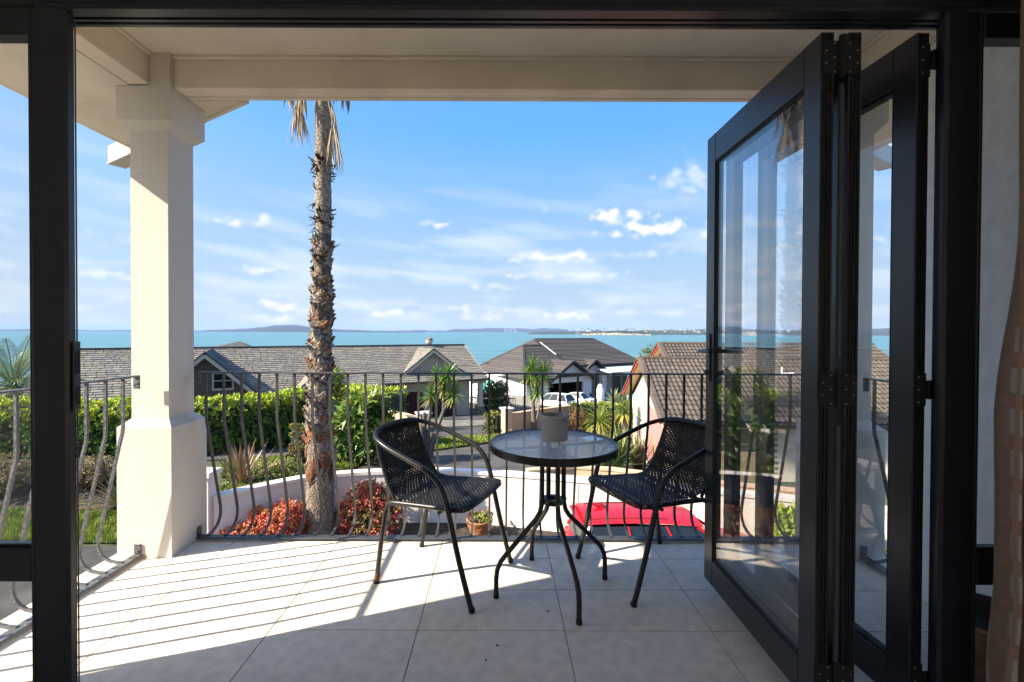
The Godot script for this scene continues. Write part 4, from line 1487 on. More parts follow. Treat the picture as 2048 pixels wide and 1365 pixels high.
	put(g, "gutter", M.plain, o)
	g = Geo.new()
	g.col = Color(0.45, 0.41, 0.33)
	g.span(Vector3(0.02, he - 0.13, -0.4), Vector3(6.5, he - 0.10, 0.0))
	g.span(Vector3(5.5, he - 0.30, -0.32), Vector3(6.5, he - 0.13, -0.08), 0.01)
	put(g, "eave_lining", M.plain, o)
	g = Geo.new()
	g.col = Color(0.42, 0.385, 0.31)
	g.span(Vector3(5.98, -3.45, -0.36), Vector3(6.26, he - 0.13, -0.08), 0.01)
	g.span(Vector3(5.90, -3.5, -0.44), Vector3(6.34, -3.42, 0.0), 0.01)
	var pil := put(g, "porch_pillar", M.plain, o)
	for yy in 6:
		for xx in 3:
			g = Geo.new()
			var k := rf(0.7, 1.15)
			g.col = Color(0.33 * k, 0.28 * k, 0.21 * k)
			g.span(Vector3(5.88 + xx * 0.16 - (0.04 if yy % 2 else 0.0), -4.4 + yy * 0.15, -0.46), Vector3(6.03 + xx * 0.16 - (0.04 if yy % 2 else 0.0) + rf(-0.015, 0.0), -4.26 + yy * 0.15, 0.02 + rf(0, 0.03)), 0.02)
			put(g, "stone", M.rough_grain, pil)
	for s in [6.6]:
		g = Geo.new()
		g.col = Color(0.30, 0.27, 0.22)
		beam(g, Vector3(s, he - 0.06, 0.0), Vector3(s, hr - 0.02, -R), 0.06, 0.14)
		put(g, "bargeboard", M.plain, o)
	# a second roof peak just above the ridge
	g = Geo.new()
	g.col = Color(0.14, 0.135, 0.13)
	g.poly([Vector3(-8.9, hr - 0.1, -R - 0.4), Vector3(-6.6, hr - 0.1, -R - 0.4), Vector3(-7.3, hr + 0.32, -R - 1.6)])
	g.poly([Vector3(-6.6, hr - 0.1, -R - 0.4), Vector3(-6.4, hr - 0.1, -R - 3.0), Vector3(-7.3, hr + 0.32, -R - 1.6)])
	g.poly([Vector3(-8.9, hr - 0.1, -R - 0.4), Vector3(-9.2, hr - 0.1, -R - 3.0), Vector3(-7.3, hr + 0.32, -R - 1.6)])
	put(g, "rear_roof", M.slate, o)
	# ball-shaped vent on the ridge
	g = Geo.new()
	var prof := []
	for k in 13:
		var a := -PI / 2 + PI * k / 12.0
		prof.append(Vector2(maxf(cos(a) * 0.25, 0.0), sin(a) * 0.25 + 0.24))
	g.col = Color(0.55, 0.52, 0.47)
	g.lathe(prof, 16, Vector3(4.0, hr + 0.05, -R))
	var vent := put(g, "roof_vent", M.shiny, o)
	g = Geo.new()
	g.col = Color(0.20, 0.11, 0.05)
	g.lathe([Vector2(0.262, 0.30), Vector2(0.238, 0.38), Vector2(0.15, 0.46)], 16, Vector3(4.0, hr + 0.05, -R))
	put(g, "rust_band", M.plain, vent)

func build_dark_house() -> void:
	rng.seed = 22
	var o := thing("dark_roof_house", "white house with a dark ribbed hip roof and an open garage, near the water", "house", Vector3(2.14, 0, -39.1), atan2(0.565, 0.826))
	# local x runs along the garage front to the right and away, local z towards us
	var tones := [Color(0.078, 0.066, 0.060), Color(0.09, 0.076, 0.068), Color(0.07, 0.060, 0.055)]
	var ey := Vector3(20, 1, 33)
	var at := func(p: Vector3) -> Vector3:
		return o.transform.affine_inverse() * p
	var A: Vector3 = at.call(Vector3(3.67, 0.47, -50.0))
	var B: Vector3 = A + Vector3(8.9, 0, 0)
	var eh := -2.0
	courses(o, [Vector3(A.x - 3.2, eh, A.z + 6.8), Vector3(B.x + 0.6, eh, B.z + 6.8), B, A], 0.34, 40.0, 0.05, M.plain, tones, "tile_course", "roof_courses", 24, ey)
	courses(o, [Vector3(A.x - 3.2, eh, A.z + 6.8), A, Vector3(A.x - 6.0, eh, A.z - 1.0)], 0.34, 40.0, 0.05, M.plain, tones, "tile_course", "roof_courses", 16, ey)
	courses(o, [Vector3(B.x + 0.6, eh, B.z + 6.8), Vector3(B.x + 6.0, eh, B.z - 4.0), B], 0.34, 40.0, 0.05, M.plain, tones, "tile_course", "roof_courses", 16, ey)
	# lower left hip
	var P: Vector3 = at.call(Vector3(2.22, -0.13, -46.0))
	var Q: Vector3 = at.call(Vector3(4.1, -0.13, -47.3))
	var K := Vector3(-0.5, -2.85, 0.5)
	var S: Vector3 = at.call(Vector3(-3.3, -2.85, -48.6))
	courses(o, [S, K, P], 0.34, 40.0, 0.05, M.plain, tones, "tile_course", "roof_courses", 18, ey)
	courses(o, [K, Vector3(8.2, -2.85, 0.5), Vector3(8.2, -0.9, Q.z + 1.0), Q, P], 0.34, 40.0, 0.05, M.plain, tones, "tile_course", "roof_courses", 18, ey)
	var g := Geo.new()
	g.col = Color(0.035, 0.03, 0.028)
	beam(g, A, B, 0.25, 0.1)
	beam(g, B, Vector3(B.x + 0.6, eh + 0.03, B.z + 6.8), 0.2, 0.1)
	beam(g, A, Vector3(A.x - 3.2, eh + 0.03, A.z + 6.8), 0.2, 0.1)
	beam(g, P, Q, 0.25, 0.1)
	beam(g, P, K + Vector3(0, 0.03, 0), 0.2, 0.1)
	beam(g, P, S + Vector3(0, 0.03, 0), 0.2, 0.1)
	put(g, "ridge_cap", M.plain, o)
	g = Geo.new()
	g.col = Color(0.55, 0.55, 0.56)
	beam(g, at.call(Vector3(4.05, 0.16, -47.6)), at.call(Vector3(5.35, -0.98, -44.6)), 0.12, 0.05)
	put(g, "valley_flashing", M.plain, o)
	# gables
	for q in [[5.1, 0.45, -1.44, -3.25, 3.0, 4.5], [9.4, -0.9, -1.52, -2.75, 1.75, 5.0]]:
		var apex := Vector3(q[0], q[2], q[1])
		var back := Vector3(q[0], q[2], q[1] - q[5])
		for s in [-1.0, 1.0]:
			var foot := Vector3(q[0] + s * q[4], q[3], q[1])
			courses(o, [foot, apex, back, foot - Vector3(0, 0, q[5])], 0.34, 40.0, 0.05, M.plain, tones, "tile_course", "roof_courses", 10, ey)
			g = Geo.new()
			g.col = Color(0.02, 0.02, 0.021)
			beam(g, foot + Vector3(0, -0.08, 0.05), apex + Vector3(0, -0.05, 0.05), 0.12, 0.24)
			put(g, "bargeboard", M.plain, o)
		var fz: float = q[1] - 0.45
		face(o, "gable_wall", [Vector3(q[0] - q[4] + 0.3, q[3] - 0.1, fz), Vector3(q[0] + q[4] - 0.3, q[3] - 0.1, fz), Vector3(q[0] + q[4] - 0.3, q[3] + 0.1, fz), Vector3(q[0], q[2] - 0.15, fz), Vector3(q[0] - q[4] + 0.3, q[3] + 0.1, fz)], M.plain, Color(0.62, 0.63, 0.65), Vector3(0, 0, -0.2))
	# walls: left side with green shutters, garage front, entry, right wing
	var pale := Color(0.70, 0.70, 0.71)
	g = Geo.new()
	g.col = pale
	g.span(Vector3(0.0, -7.5, -9.6), Vector3(0.25, -2.75, 0.0))
	put(g, "side_wall", M.plain, o)
	g = Geo.new()
	g.col = pale
	g.span(Vector3(0.0, -7.5, -0.2), Vector3(2.45, -2.9, 0.02))
	g.span(Vector3(2.45, -3.39, -0.2), Vector3(6.75, -2.9, 0.02))
	g.span(Vector3(6.75, -7.5, -0.2), Vector3(7.85, -2.9, 0.02))
	put(g, "garage_wall", M.plain, o)
	g = Geo.new()
	g.col = Color(0.10, 0.10, 0.11)
	g.span(Vector3(0.3, -7.4, -6.2), Vector3(7.8, -3.0, -6.0))
	g.span(Vector3(7.6, -7.4, -6.0), Vector3(7.8, -3.0, -0.25))
	g.span(Vector3(0.3, -3.1, -6.0), Vector3(7.6, -3.0, -0.25))
	put(g, "garage_inside", M.plain, o)
	for q in [[2.9, -5.2, 0.8, 0.7, Color(0.5, 0.48, 0.45)], [3.6, -4.5, 0.9, 0.25, Color(0.25, 0.2, 0.17)], [5.0, -4.4, 0.35, 0.9, Color(0.35, 0.16, 0.10)], [5.5, -4.7, 0.4, 1.2, Color(0.55, 0.5, 0.48)], [6.0, -4.3, 0.3, 1.1, Color(0.08, 0.09, 0.1)], [4.3, -5.0, 0.5, 0.6, Color(0.14, 0.12, 0.1)]]:
		g = Geo.new()
		g.col = q[4]
		g.box(Vector3(q[0], q[1], -3.0 - rf(0, 2)), Vector3(q[2], q[3], 0.5), 0.03)
		put(g, "stored_box", M.plain, o)
	g = Geo.new()
	g.col = Color(0.30, 0.31, 0.33)
	g.span(Vector3(7.85, -7.5, -2.2), Vector3(10.9, -2.7, -2.0))
	put(g, "entry_wall", M.plain, o)
	g = Geo.new()
	g.col = Color(0.72, 0.72, 0.73)
	g.span(Vector3(10.2, -7.5, -1.3), Vector3(10.8, -2.75, -0.8), 0.02)
	put(g, "entry_pillar", M.plain, o)
	g = Geo.new()
	g.col = Color(0.46, 0.46, 0.47)
	g.span(Vector3(10.8, -7.8, -3.4), Vector3(17.5, -2.1, -3.2))
	put(g, "wing_wall", M.plain, o)
	for q in [[11.6, 12.5, -5.0, -3.4, Color(0.02, 0.03, 0.035)], [14.4, 15.6, -6.4, -3.6, Color(0.02, 0.03, 0.03)], [15.9, 17.0, -6.4, -3.6, Color(0.02, 0.06, 0.05)]]:
		g = Geo.new()
		g.col = Color(0.5, 0.5, 0.5)
		g.span(Vector3(q[0] - 0.06, q[2] - 0.06, -3.2), Vector3(q[1] + 0.06, q[3] + 0.06, -3.15), 0.01)
		var wn := put(g, "window", M.plain, o)
		g = Geo.new()
		g.col = q[4]
		g.span(Vector3(q[0], q[2], -3.15), Vector3(q[1], q[3], -3.14))
		put(g, "pane", M.shiny, wn)
	for zz in [[-7.2, -6.35], [-6.2, -5.35]]:
		g = Geo.new()
		g.col = Color(0.015, 0.20, 0.13)
		g.span(Vector3(-0.05, -4.7, zz[0]), Vector3(0.0, -3.3, zz[1]), 0.01)
		var sh := put(g, "shutter", M.plain, o)
		for k in 9:
			g = Geo.new()
			g.col = Color(0.018, 0.24, 0.155)
			g.box(Vector3(-0.055, -4.62 + k * 0.155, (zz[0] + zz[1]) / 2.0), Vector3(0.03, 0.11, zz[1] - zz[0] - 0.1), 0.008)
			put(g, "slat", M.plain, sh)
	# eave boards
	g = Geo.new()
	g.col = Color(0.03, 0.03, 0.032)
	beam(g, S + Vector3(-0.05, -0.08, 0), K + Vector3(-0.05, -0.08, 0), 0.1, 0.14)
	beam(g, Vector3(A.x - 3.2, eh - 0.05, A.z + 6.85), Vector3(B.x + 0.6, eh - 0.05, B.z + 6.85), 0.1, 0.14)
	beam(g, K + Vector3(0, -0.08, 0.05), Vector3(2.0, -2.93, 0.55), 0.1, 0.14)
	put(g, "gutter", M.plain, o)
	# pergola with a white translucent roof
	var pg := thing("pergola", "white pergola with a striped translucent roof beside the dark roofed house", "pergola", Vector3(2.14, 0, -39.1) + o.transform.basis * Vector3(9.7, 0, -2.6), o.rotation.y)
	for k in 8:
		g = Geo.new()
		g.col = Color(0.80, 0.82, 0.84) if k % 2 else Color(0.66, 0.69, 0.72)
		g.span(Vector3(k * 0.84, -2.10, -0.2), Vector3(k * 0.84 + 0.82, -2.07, 3.8))
		var pn := put(g, "roof_panel", M.shiny, pg)
		pn.rotation.x = 0.16
	for k in 9:
		g = Geo.new()
		g.col = Color(0.82, 0.82, 0.82)
		g.span(Vector3(k * 0.84 - 0.03, -2.20, -0.2), Vector3(k * 0.84 + 0.01, -2.10, 3.8), 0.005)
		put(g, "rafter", M.plain, pg).rotation.x = 0.16
	for x in [2.4, 6.6]:
		g = Geo.new()
		g.col = Color(0.82, 0.82, 0.82)
		g.span(Vector3(x - 0.07, -8.0, 3.35), Vector3(x + 0.07, -2.77, 3.49), 0.01)
		put(g, "post", M.plain, pg)
	g = Geo.new()
	g.col = Color(0.82, 0.82, 0.82)
	g.span(Vector3(-0.1, -2.90, 3.35), Vector3(6.8, -2.76, 3.49), 0.01)
	put(g, "beam", M.plain, pg)
	# wooden fence and dark iron gate left of the cars
	var fn := thing("paling_fence", "weathered grey paling fence beside the white house wall", "fence", Vector3(-0.6, 0, -37.0), -0.35)
	for k in 26:
		g = Geo.new()
		var kk := rf(0.8, 1.1)
		g.col = Color(0.30 * kk, 0.28 * kk, 0.26 * kk)
		g.span(Vector3(k * 0.15, -6.2, 0), Vector3(k * 0.15 + 0.135, -3.85 + rf(-0.02, 0.02), 0.03), 0.004)
		put(g, "plank", M.plain, fn)
	g = Geo.new()
	g.col = Color(0.25, 0.23, 0.21)
	g.span(Vector3(0, -5.6, -0.05), Vector3(3.9, -5.5, 0.0))
	g.span(Vector3(0, -4.3, -0.05), Vector3(3.9, -4.2, 0.0))
	put(g, "rail", M.plain, fn)
	fn = thing("iron_fence", "thin black iron fence in front of the white wall with green shutters", "fence", Vector3(-3.1, 0, -34.0), -0.2)
	g = Geo.new()
	g.col = Color(0.02, 0.02, 0.02)
	g.span(Vector3(0, -3.65, -0.02), Vector3(4.2, -3.6, 0.02))
	g.span(Vector3(0, -4.6, -0.02), Vector3(4.2, -4.55, 0.02))
	put(g, "rail", M.plain, fn)
	for k in 22:
		g = Geo.new()
		g.col = Color(0.02, 0.02, 0.02)
		g.span(Vector3(k * 0.2 - 0.012, -4.9, -0.012), Vector3(k * 0.2 + 0.012, -3.6, 0.012))
		put(g, "picket", M.plain, fn)
	# television aerial
	var an := thing("roof_aerial", "thin television aerial on the ridge of the dark roof", "aerial", Vector3(8.9, 0.45, -53.5))
	g = Geo.new()
	g.col = Color(0.4, 0.4, 0.42)
	g.tube([Vector3(0, 0, 0), Vector3(0, 1.0, 0)], 0.025, 6)
	put(g, "mast", M.plain, an)
	g = Geo.new()
	g.col = Color(0.4, 0.4, 0.42)
	for k in 4:
		g.tube([Vector3(-0.35, 0.55 + k * 0.12, 0), Vector3(0.35, 0.55 + k * 0.12, 0)], 0.018, 5)
	put(g, "rods", M.plain, an)

func build_tile_house() -> void:
	rng.seed = 23
	# concrete tile with two rolls and a thick lower edge
	var tw := 0.312
	var tl := 0.232
	var mk := func(seed_: int) -> ArrayMesh:
		rng.seed = 400 + seed_
		var g := Geo.new()
		var k := rf(0.82, 1.12)
		g.col = Color(0.145 * k, 0.115 * k, 0.092 * k)
		var n := 12
		var wav := func(t: float) -> float:
			return 0.020 * cos(t * TAU * 2.0) + 0.020
		for i in n:
			var t0 := i / float(n)
			var t1 := (i + 1) / float(n)
			var h0: float = wav.call(t0)
			var h1: float = wav.call(t1)
			var n0 := Vector3(0.04 * TAU * sin(t0 * TAU * 2.0) / tw, 1, 0).normalized()
			var n1 := Vector3(0.04 * TAU * sin(t1 * TAU * 2.0) / tw, 1, 0).normalized()
			var a := Vector3(t0 * tw, h0 + 0.030, tl)
			var b := Vector3(t1 * tw, h1 + 0.030, tl)
			var c := Vector3(t1 * tw, h1 + 0.004, -0.02)
			var d := Vector3(t0 * tw, h0 + 0.004, -0.02)
			g.tri(a, b, c, n0, n1, n1)
			g.tri(a, c, d, n0, n1, n0)
			g.quad(a, b, b - Vector3(0, 0.026, 0.004), a - Vector3(0, 0.026, 0.004), Vector3(0, 0, 1))
		return g.mesh()
	var kinds := []
	for k in 4:
		kinds.append(mk.call(k))
	rng.seed = 24
	for q in [["near", Vector3(4.83, -1.43, -13.75), 13.2, 3.1, 28.5, 14, 7.0, -1.2], ["rear", Vector3(6.75, -0.62, -17.6), 9.0, 2.6, 27.0, 11, 5.4, -1.0]]:
		var near: bool = q[0] == "near"
		var o := thing("tiled_house", "brown tiled house with a pink arc on its cream gable, behind the right chair" if near else "second brown tiled roof with a red edged gable, rising behind the nearer tiled roof", "house", q[1], -0.085, "brown tiled houses")
		var ln: float = q[2]
		var run: float = q[3]
		var pitch := deg_to_rad(q[4])
		var rise := run * tan(pitch)
		var rows: int = q[5]
		var tilt := Basis(Vector3.RIGHT, pitch)
		var cols := int(ln / tw)
		var rest := [[], [], [], []]
		var count := 0
		for r in range(rows):
			var sz := 0.04 + r * (run / cos(pitch)) / rows
			for c in cols:
				var xf := Transform3D(tilt, Vector3(c * tw + 0.14, 0, 0) + tilt * Vector3(0, 0.01, -sz - tl + 0.06))
				var kk := rng.randi() % 4
				if near and c < 20 and count < 290 or not near and c < 9 and count < 90:
					var tnode := put(kinds[kk], "tile", M.rough_grain, o)
					tnode.transform = xf
					count += 1
				else:
					rest[kk].append(xf)
		for k in 4:
			var white := []
			white.resize(rest[k].size())
			white.fill(Color.WHITE)
			many("tile_covering", kinds[k], M.rough_grain, rest[k], white, o)
		var g := Geo.new()
		g.col = Color(0.09, 0.075, 0.065)
		g.poly([Vector3(0, -0.03, 0.03), Vector3(ln, -0.03, 0.03), Vector3(ln, rise - 0.03, -run), Vector3(0, rise - 0.03, -run)])
		g.poly([Vector3(0, -0.03, -2 * run), Vector3(ln, -0.03, -2 * run), Vector3(ln, rise - 0.03, -run), Vector3(0, rise - 0.03, -run)])
		put(g, "roof_deck", M.plain, o)
		# ridge and verge caps
		for k in int(ln / 0.33):
			g = Geo.new()
			var kk := rf(0.8, 1.1)
			g.col = Color(0.15 * kk, 0.115 * kk, 0.085 * kk)
			g.tube([Vector3(k * 0.33, rise + 0.02, -run), Vector3(k * 0.33 + 0.345, rise + 0.035, -run)], 0.085, 10)
			put(g, "ridge_tile", M.rough_grain, o)
		for k in rows:
			g = Geo.new()
			var kk := rf(0.8, 1.1)
			g.col = Color(0.16 * kk, 0.125 * kk, 0.095 * kk)
			var st := (run / cos(pitch)) / rows
			var p0 := tilt * Vector3(0.06, 0.035, -k * st + 0.03)
			g.box(p0 + tilt * Vector3(0, 0.02, -st / 2.0), Vector3(0.19, 0.05, st + 0.03), 0.015, tilt * Basis(Vector3.RIGHT, 0.06))
			put(g, "verge_tile", M.rough_grain, o)
		# red bargeboards on the gable, lining, far slope edge
		for s in [-1.0, 1.0]:
			var foot := Vector3(-0.02, -0.06, 0.06 if s < 0 else -2 * run - 0.06)
			var apex := Vector3(-0.02, rise - 0.04, -run)
			g = Geo.new()
			g.col = Color(0.34, 0.045, 0.03)
			beam(g, foot, apex, 0.05, 0.13)
			put(g, "bargeboard", M.plain, o)
			g = Geo.new()
			g.col = Color(0.13, 0.10, 0.08)
			beam(g, foot + Vector3(-0.01, 0.09, 0), apex + Vector3(-0.01, 0.09, 0), 0.12, 0.06)
			put(g, "verge_trim", M.plain, o)
			g = Geo.new()
			g.col = Color(0.66, 0.50, 0.30)
			g.quad(foot + Vector3(0.02, -0.04, 0), apex + Vector3(0.02, -0.04, 0), apex + Vector3(IN, -0.04, 0), foot + Vector3(IN, -0.04, 0), Vector3.DOWN)
			put(g, "soffit", M.plain, o)
		g = Geo.new()
		g.col = Color(0.02, 0.02, 0.02)
		g.span(Vector3(0.05, -0.10, 0.05), Vector3(ln, -0.01, 0.15), 0.02)
		put(g, "gutter", M.plain, o)
		g = Geo.new()
		g.col = Color(0.33, 0.045, 0.03)
		g.span(Vector3(0.05, -0.17, 0.02), Vector3(ln, -0.10, 0.05), 0.005)
		put(g, "fascia", M.plain, o)
		var base: float = -q[1].y - 4.4
		var cream := Color(0.76, 0.70, 0.57)
		face(o, "gable_wall", [Vector3(IN, base, -0.45), Vector3(IN, base, -2 * run + 0.45), Vector3(IN, -0.10, -2 * run + 0.3), Vector3(IN, rise - 0.12, -run), Vector3(IN, -0.10, -0.3)], M.plain, cream, Vector3(0.2, 0, 0))
		g = Geo.new()
		g.col = cream
		g.span(Vector3(IN, base, -0.62), Vector3(ln, -0.12, -0.45))
		put(g, "front_wall", M.plain, o)
		if near:
			# the pink arc painted on the gable, a thin raised panel
			var pink := [Vector3(IN - 0.008, base + 0.1, -0.62), Vector3(IN - 0.008, base + 0.1, -run)]
			for k in 11:
				var t := k / 10.0
				pink.append(Vector3(IN - 0.008, 0.05 - 0.62 * t * t, lerpf(-run, -0.62, t)))
			face(o, "pink_arc", pink, M.plain, Color(0.62, 0.22, 0.20), Vector3(0.006, 0, 0))
			# corner pilaster and brickwork on the near wall
			g = Geo.new()
			g.col = cream
			g.span(Vector3(IN - 0.02, base, -0.63), Vector3(IN + 0.24, -0.13, -0.40), 0.01)
			put(g, "pilaster", M.plain, o)
			var count2 := 0
			for r in 24:
				for c in 12:
					if count2 >= 290:
						break
					g = Geo.new()
					var kk := rf(0.8, 1.12)
					g.col = Color(0.56 * kk, 0.44 * kk, 0.26 * kk)
					var x0 := IN + 0.25 + c * 0.242 + (0.121 if r % 2 else 0.0)
					g.span(Vector3(x0, -0.30 - r * 0.087 - 0.076, -0.46), Vector3(x0 + 0.232, -0.30 - r * 0.087, -0.425), 0.004)
					put(g, "brick", M.brick, o)
					count2 += 1
			g = Geo.new()
			g.col = cream
			g.span(Vector3(IN + 0.26, -0.28, -0.46), Vector3(ln, -0.13, -0.415), 0.004)
			put(g, "frieze", M.plain, o)
			# white elbow pipe on the roof
			g = Geo.new()
			g.col = Color(0.85, 0.85, 0.85)
			g.tube([Vector3(4.6, rise * 0.72, -run * 0.72), Vector3(4.6, rise * 0.72 + 0.28, -run * 0.72)], 0.035, 8)
			g.tube([Vector3(4.6, rise * 0.72 + 0.05, -run * 0.70), Vector3(4.95, rise * 0.72 + 0.07, -run * 0.70)], 0.035, 8)
			put(g, "vent_pipe", M.plain, o)

# ---------------------------------------------------------------- plants
func leaf_shape(ln: float, w: float, fold := 0.2) -> Geo:
	var g := Geo.new()
	var a := Vector3(0, 0, 0)
	var b := Vector3(w * 0.5, w * fold, ln * 0.45)
	var c := Vector3(0, -0.02 * ln, ln)
	var d := Vector3(-w * 0.5, w * fold, ln * 0.45)
	g.flat(a, b, c, Vector3.UP)
	g.flat(a, c, d, Vector3.UP)
	return g

func sprig(n: int, ln: float, w: float, spread: float) -> ArrayMesh:  # a few leaves round a tip
	var out := Geo.new()
	var l := leaf_shape(ln, w)
	for i in n:
		var m := Basis(Vector3.UP, TAU * i / n * 2.4 + rf(-0.4, 0.4)) * Basis(Vector3.RIGHT, -rf(0.1, 1.2)) * Basis.from_scale(Vector3.ONE * rf(0.7, 1.15))
		var at := Vector3(rf(-1, 1), rf(-0.6, 1), rf(-1, 1)) * spread
		for k in l.v.size():
			out.v.append(at + m * l.v[k])
			out.n.append((m * l.n[k]).normalized())
			out.c.append(Color(1, 1, 1))
	return out.mesh()

func outward(dir: Vector3, turn: float) -> Basis:  # y axis along dir
	var y := dir.normalized()
	var x := y.cross(Vector3(0.31, 0.2, 0.93)).normalized()
	return Basis(x, y, x.cross(y).normalized()) * Basis(Vector3.UP, turn)

func pick(tones: Array) -> Color:
	var a: Color = tones[rng.randi() % tones.size()]
	return a * rf(0.75, 1.25)

# a clipped hedge along plan points
func hedge(called: String, label: String, p: Array, half: float, y1: float, per: float, low: Array, top: Array, lm: Mesh, group := "") -> void:
	var o := thing(called, label, "hedge", Vector3.ZERO, 0.0, group)
	var pp := []
	for q in p:
		pp.append(Vector2(q[0], q[1]))
	var where := []
	var tints := []
	var length := 0.0
	var nf := FastNoiseLite.new()
	nf.seed = p.size() + 3
	nf.frequency = 0.9
	for i in pp.size() - 1:
		var a: Vector2 = pp[i]
		var b: Vector2 = pp[i + 1]
		var ln := a.distance_to(b)
		length += ln
		var t := (b - a).normalized()
		var o2 := Vector2(-t.y, t.x)
		var base := ground_y(a.x, a.y)
		var hh := y1 - base
		var cnt := int(ln * (hh * 2.0 + half * 2.0) * per)
		for k in cnt:
			var s := rf(-0.02, 1.02)
			var c := a.lerp(b, s)
			var f := rf(0, hh * 2.0 + half * 2.0)
			var q: Vector3
			var dir: Vector3
			var bulge := nf.get_noise_3d(c.x, f, c.y) * 0.2
			if nf.get_noise_3d(c.x * 3.1, f * 3.1 + 7.0, c.y * 3.1) < -0.2 and rng.randf() < 0.7:
				continue
			if f < hh:
				q = Vector3(c.x + o2.x * (half + bulge), base + f, c.y + o2.y * (half + bulge))
				dir = Vector3(o2.x, 0.5, o2.y)
			elif f < hh * 2:
				q = Vector3(c.x - o2.x * (half + bulge), base + f - hh, c.y - o2.y * (half + bulge))
				dir = Vector3(-o2.x, 0.5, -o2.y)
			else:
				var e := f - hh * 2 - half
				q = Vector3(c.x + o2.x * e, y1 + bulge + rf(-0.02, 0.09), c.y + o2.y * e)
				dir = Vector3(rf(-0.5, 0.5), 1, rf(-0.5, 0.5))
			dir += Vector3(rf(-0.6, 0.6), rf(-0.4, 0.6), rf(-0.6, 0.6))
			where.append(Transform3D(outward(dir, rf(0, TAU)).scaled(Vector3.ONE * rf(0.6, 1.45)), q))
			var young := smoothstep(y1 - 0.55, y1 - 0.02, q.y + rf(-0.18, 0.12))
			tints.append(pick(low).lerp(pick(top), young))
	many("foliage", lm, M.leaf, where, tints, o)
	var g := wall_run(pp, half - 0.1, -6.0, y1 - 0.10)  # solid core, coloured near black as the shade between the leaves
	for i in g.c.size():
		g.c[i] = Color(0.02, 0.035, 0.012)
	put(g, "shade_core", M.dull_leaf, o)

# a loose shrub: lobes of leaf sprigs over stems
func shrub(called: String, label: String, category: String, at: Vector3, lobes: Array, count: int, lm: Mesh, tones: Array, top: Array, m: String, stems: int, stem_tone: Color, group := "") -> Node3D:
	var o := thing(called, label, category, at, 0.0, group)
	var where := []
	var tints := []
	var patch := FastNoiseLite.new()
	patch.seed = int(absf(at.x) * 100.0)
	patch.frequency = 2.2
	var vol := 0.0
	for l in lobes:
		vol += l[1].x * l[1].z + l[1].x * l[1].y
	for l in lobes:
		var n := int(count * (l[1].x * l[1].z + l[1].x * l[1].y) / vol)
		for k in n:
			var d := Vector3(rng.randfn(), rng.randfn() + 0.15, rng.randfn()).normalized()
			var r := pow(rng.randf(), 0.28)
			if rng.randf() < 0.14:
				r *= rf(1.0, 1.32)
			elif patch.get_noise_3d(l[0].x + d.x * 1.4, l[0].y + d.y * 1.4 + 9.0, d.z * 1.4) < -0.22:
				r *= rf(0.55, 0.85)
			var q: Vector3 = l[0] + d * l[1] * r
			if q.y < 0.02:
				continue
			where.append(Transform3D(outward(d + Vector3(rf(-0.7, 0.7), rf(-0.1, 0.9), rf(-0.7, 0.7)), rf(0, TAU)).scaled(Vector3.ONE * rf(0.5, 1.5)), q))
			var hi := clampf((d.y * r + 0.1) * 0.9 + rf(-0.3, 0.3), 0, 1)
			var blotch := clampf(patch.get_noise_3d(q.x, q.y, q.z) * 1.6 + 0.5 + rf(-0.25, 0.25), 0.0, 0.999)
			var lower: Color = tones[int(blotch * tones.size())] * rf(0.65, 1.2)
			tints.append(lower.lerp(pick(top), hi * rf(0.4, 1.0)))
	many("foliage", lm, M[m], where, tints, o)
	if stems:
		var g := Geo.new()
		g.col = stem_tone
		for k in stems:
			var l = lobes[rng.randi() % lobes.size()]
			var e: Vector3 = l[0] + Vector3(rf(-0.6, 0.6), rf(-0.3, 0.6), rf(-0.6, 0.6)) * l[1]
			var b := Vector3(rf(-0.15, 0.15), -0.1, rf(-0.12, 0.12))
			g.tube([b, b.lerp(e, 0.5) + Vector3(rf(-0.1, 0.1), 0.06, rf(-0.1, 0.1)), e], [0.022, 0.015, 0.006], 5, false)
		put(g, "stem", M.trunk, o)
	return o

# a rosette of strap leaves joined into one part
func rosette(n: int, ln: float, w: float, lo: float, hi: float, droop: float, tones: Array, dead: Array, dead_share := 0.0) -> Geo:
	var g := Geo.new()
	for i in n:
		var az := i * 2.39996 + rf(-0.2, 0.2)
		var el := lerpf(hi, lo, pow(float(i) / n, 0.9)) + rf(-0.12, 0.12)
		var is_dead := float(i) / n > 1.0 - dead_share
		var l := ln * rf(0.75, 1.1)
		var p := []
		var ww := []
		var d := Vector3(cos(az) * cos(el), sin(el), sin(az) * cos(el))
		var q := Vector3.ZERO
		for k in 6:
			p.append(q)
			ww.append(w * [0.55, 1.0, 1.0, 0.85, 0.5, 0.03][k])
			q += d * l / 5.0
			d = (d + Vector3.DOWN * droop * (0.5 + 0.25 * k) * rf(0.7, 1.3)).normalized()
		g.col = pick(dead if is_dead else tones)
		g.blade(p, ww, Vector3(-sin(az), 0, cos(az)), 0.3)
	return g

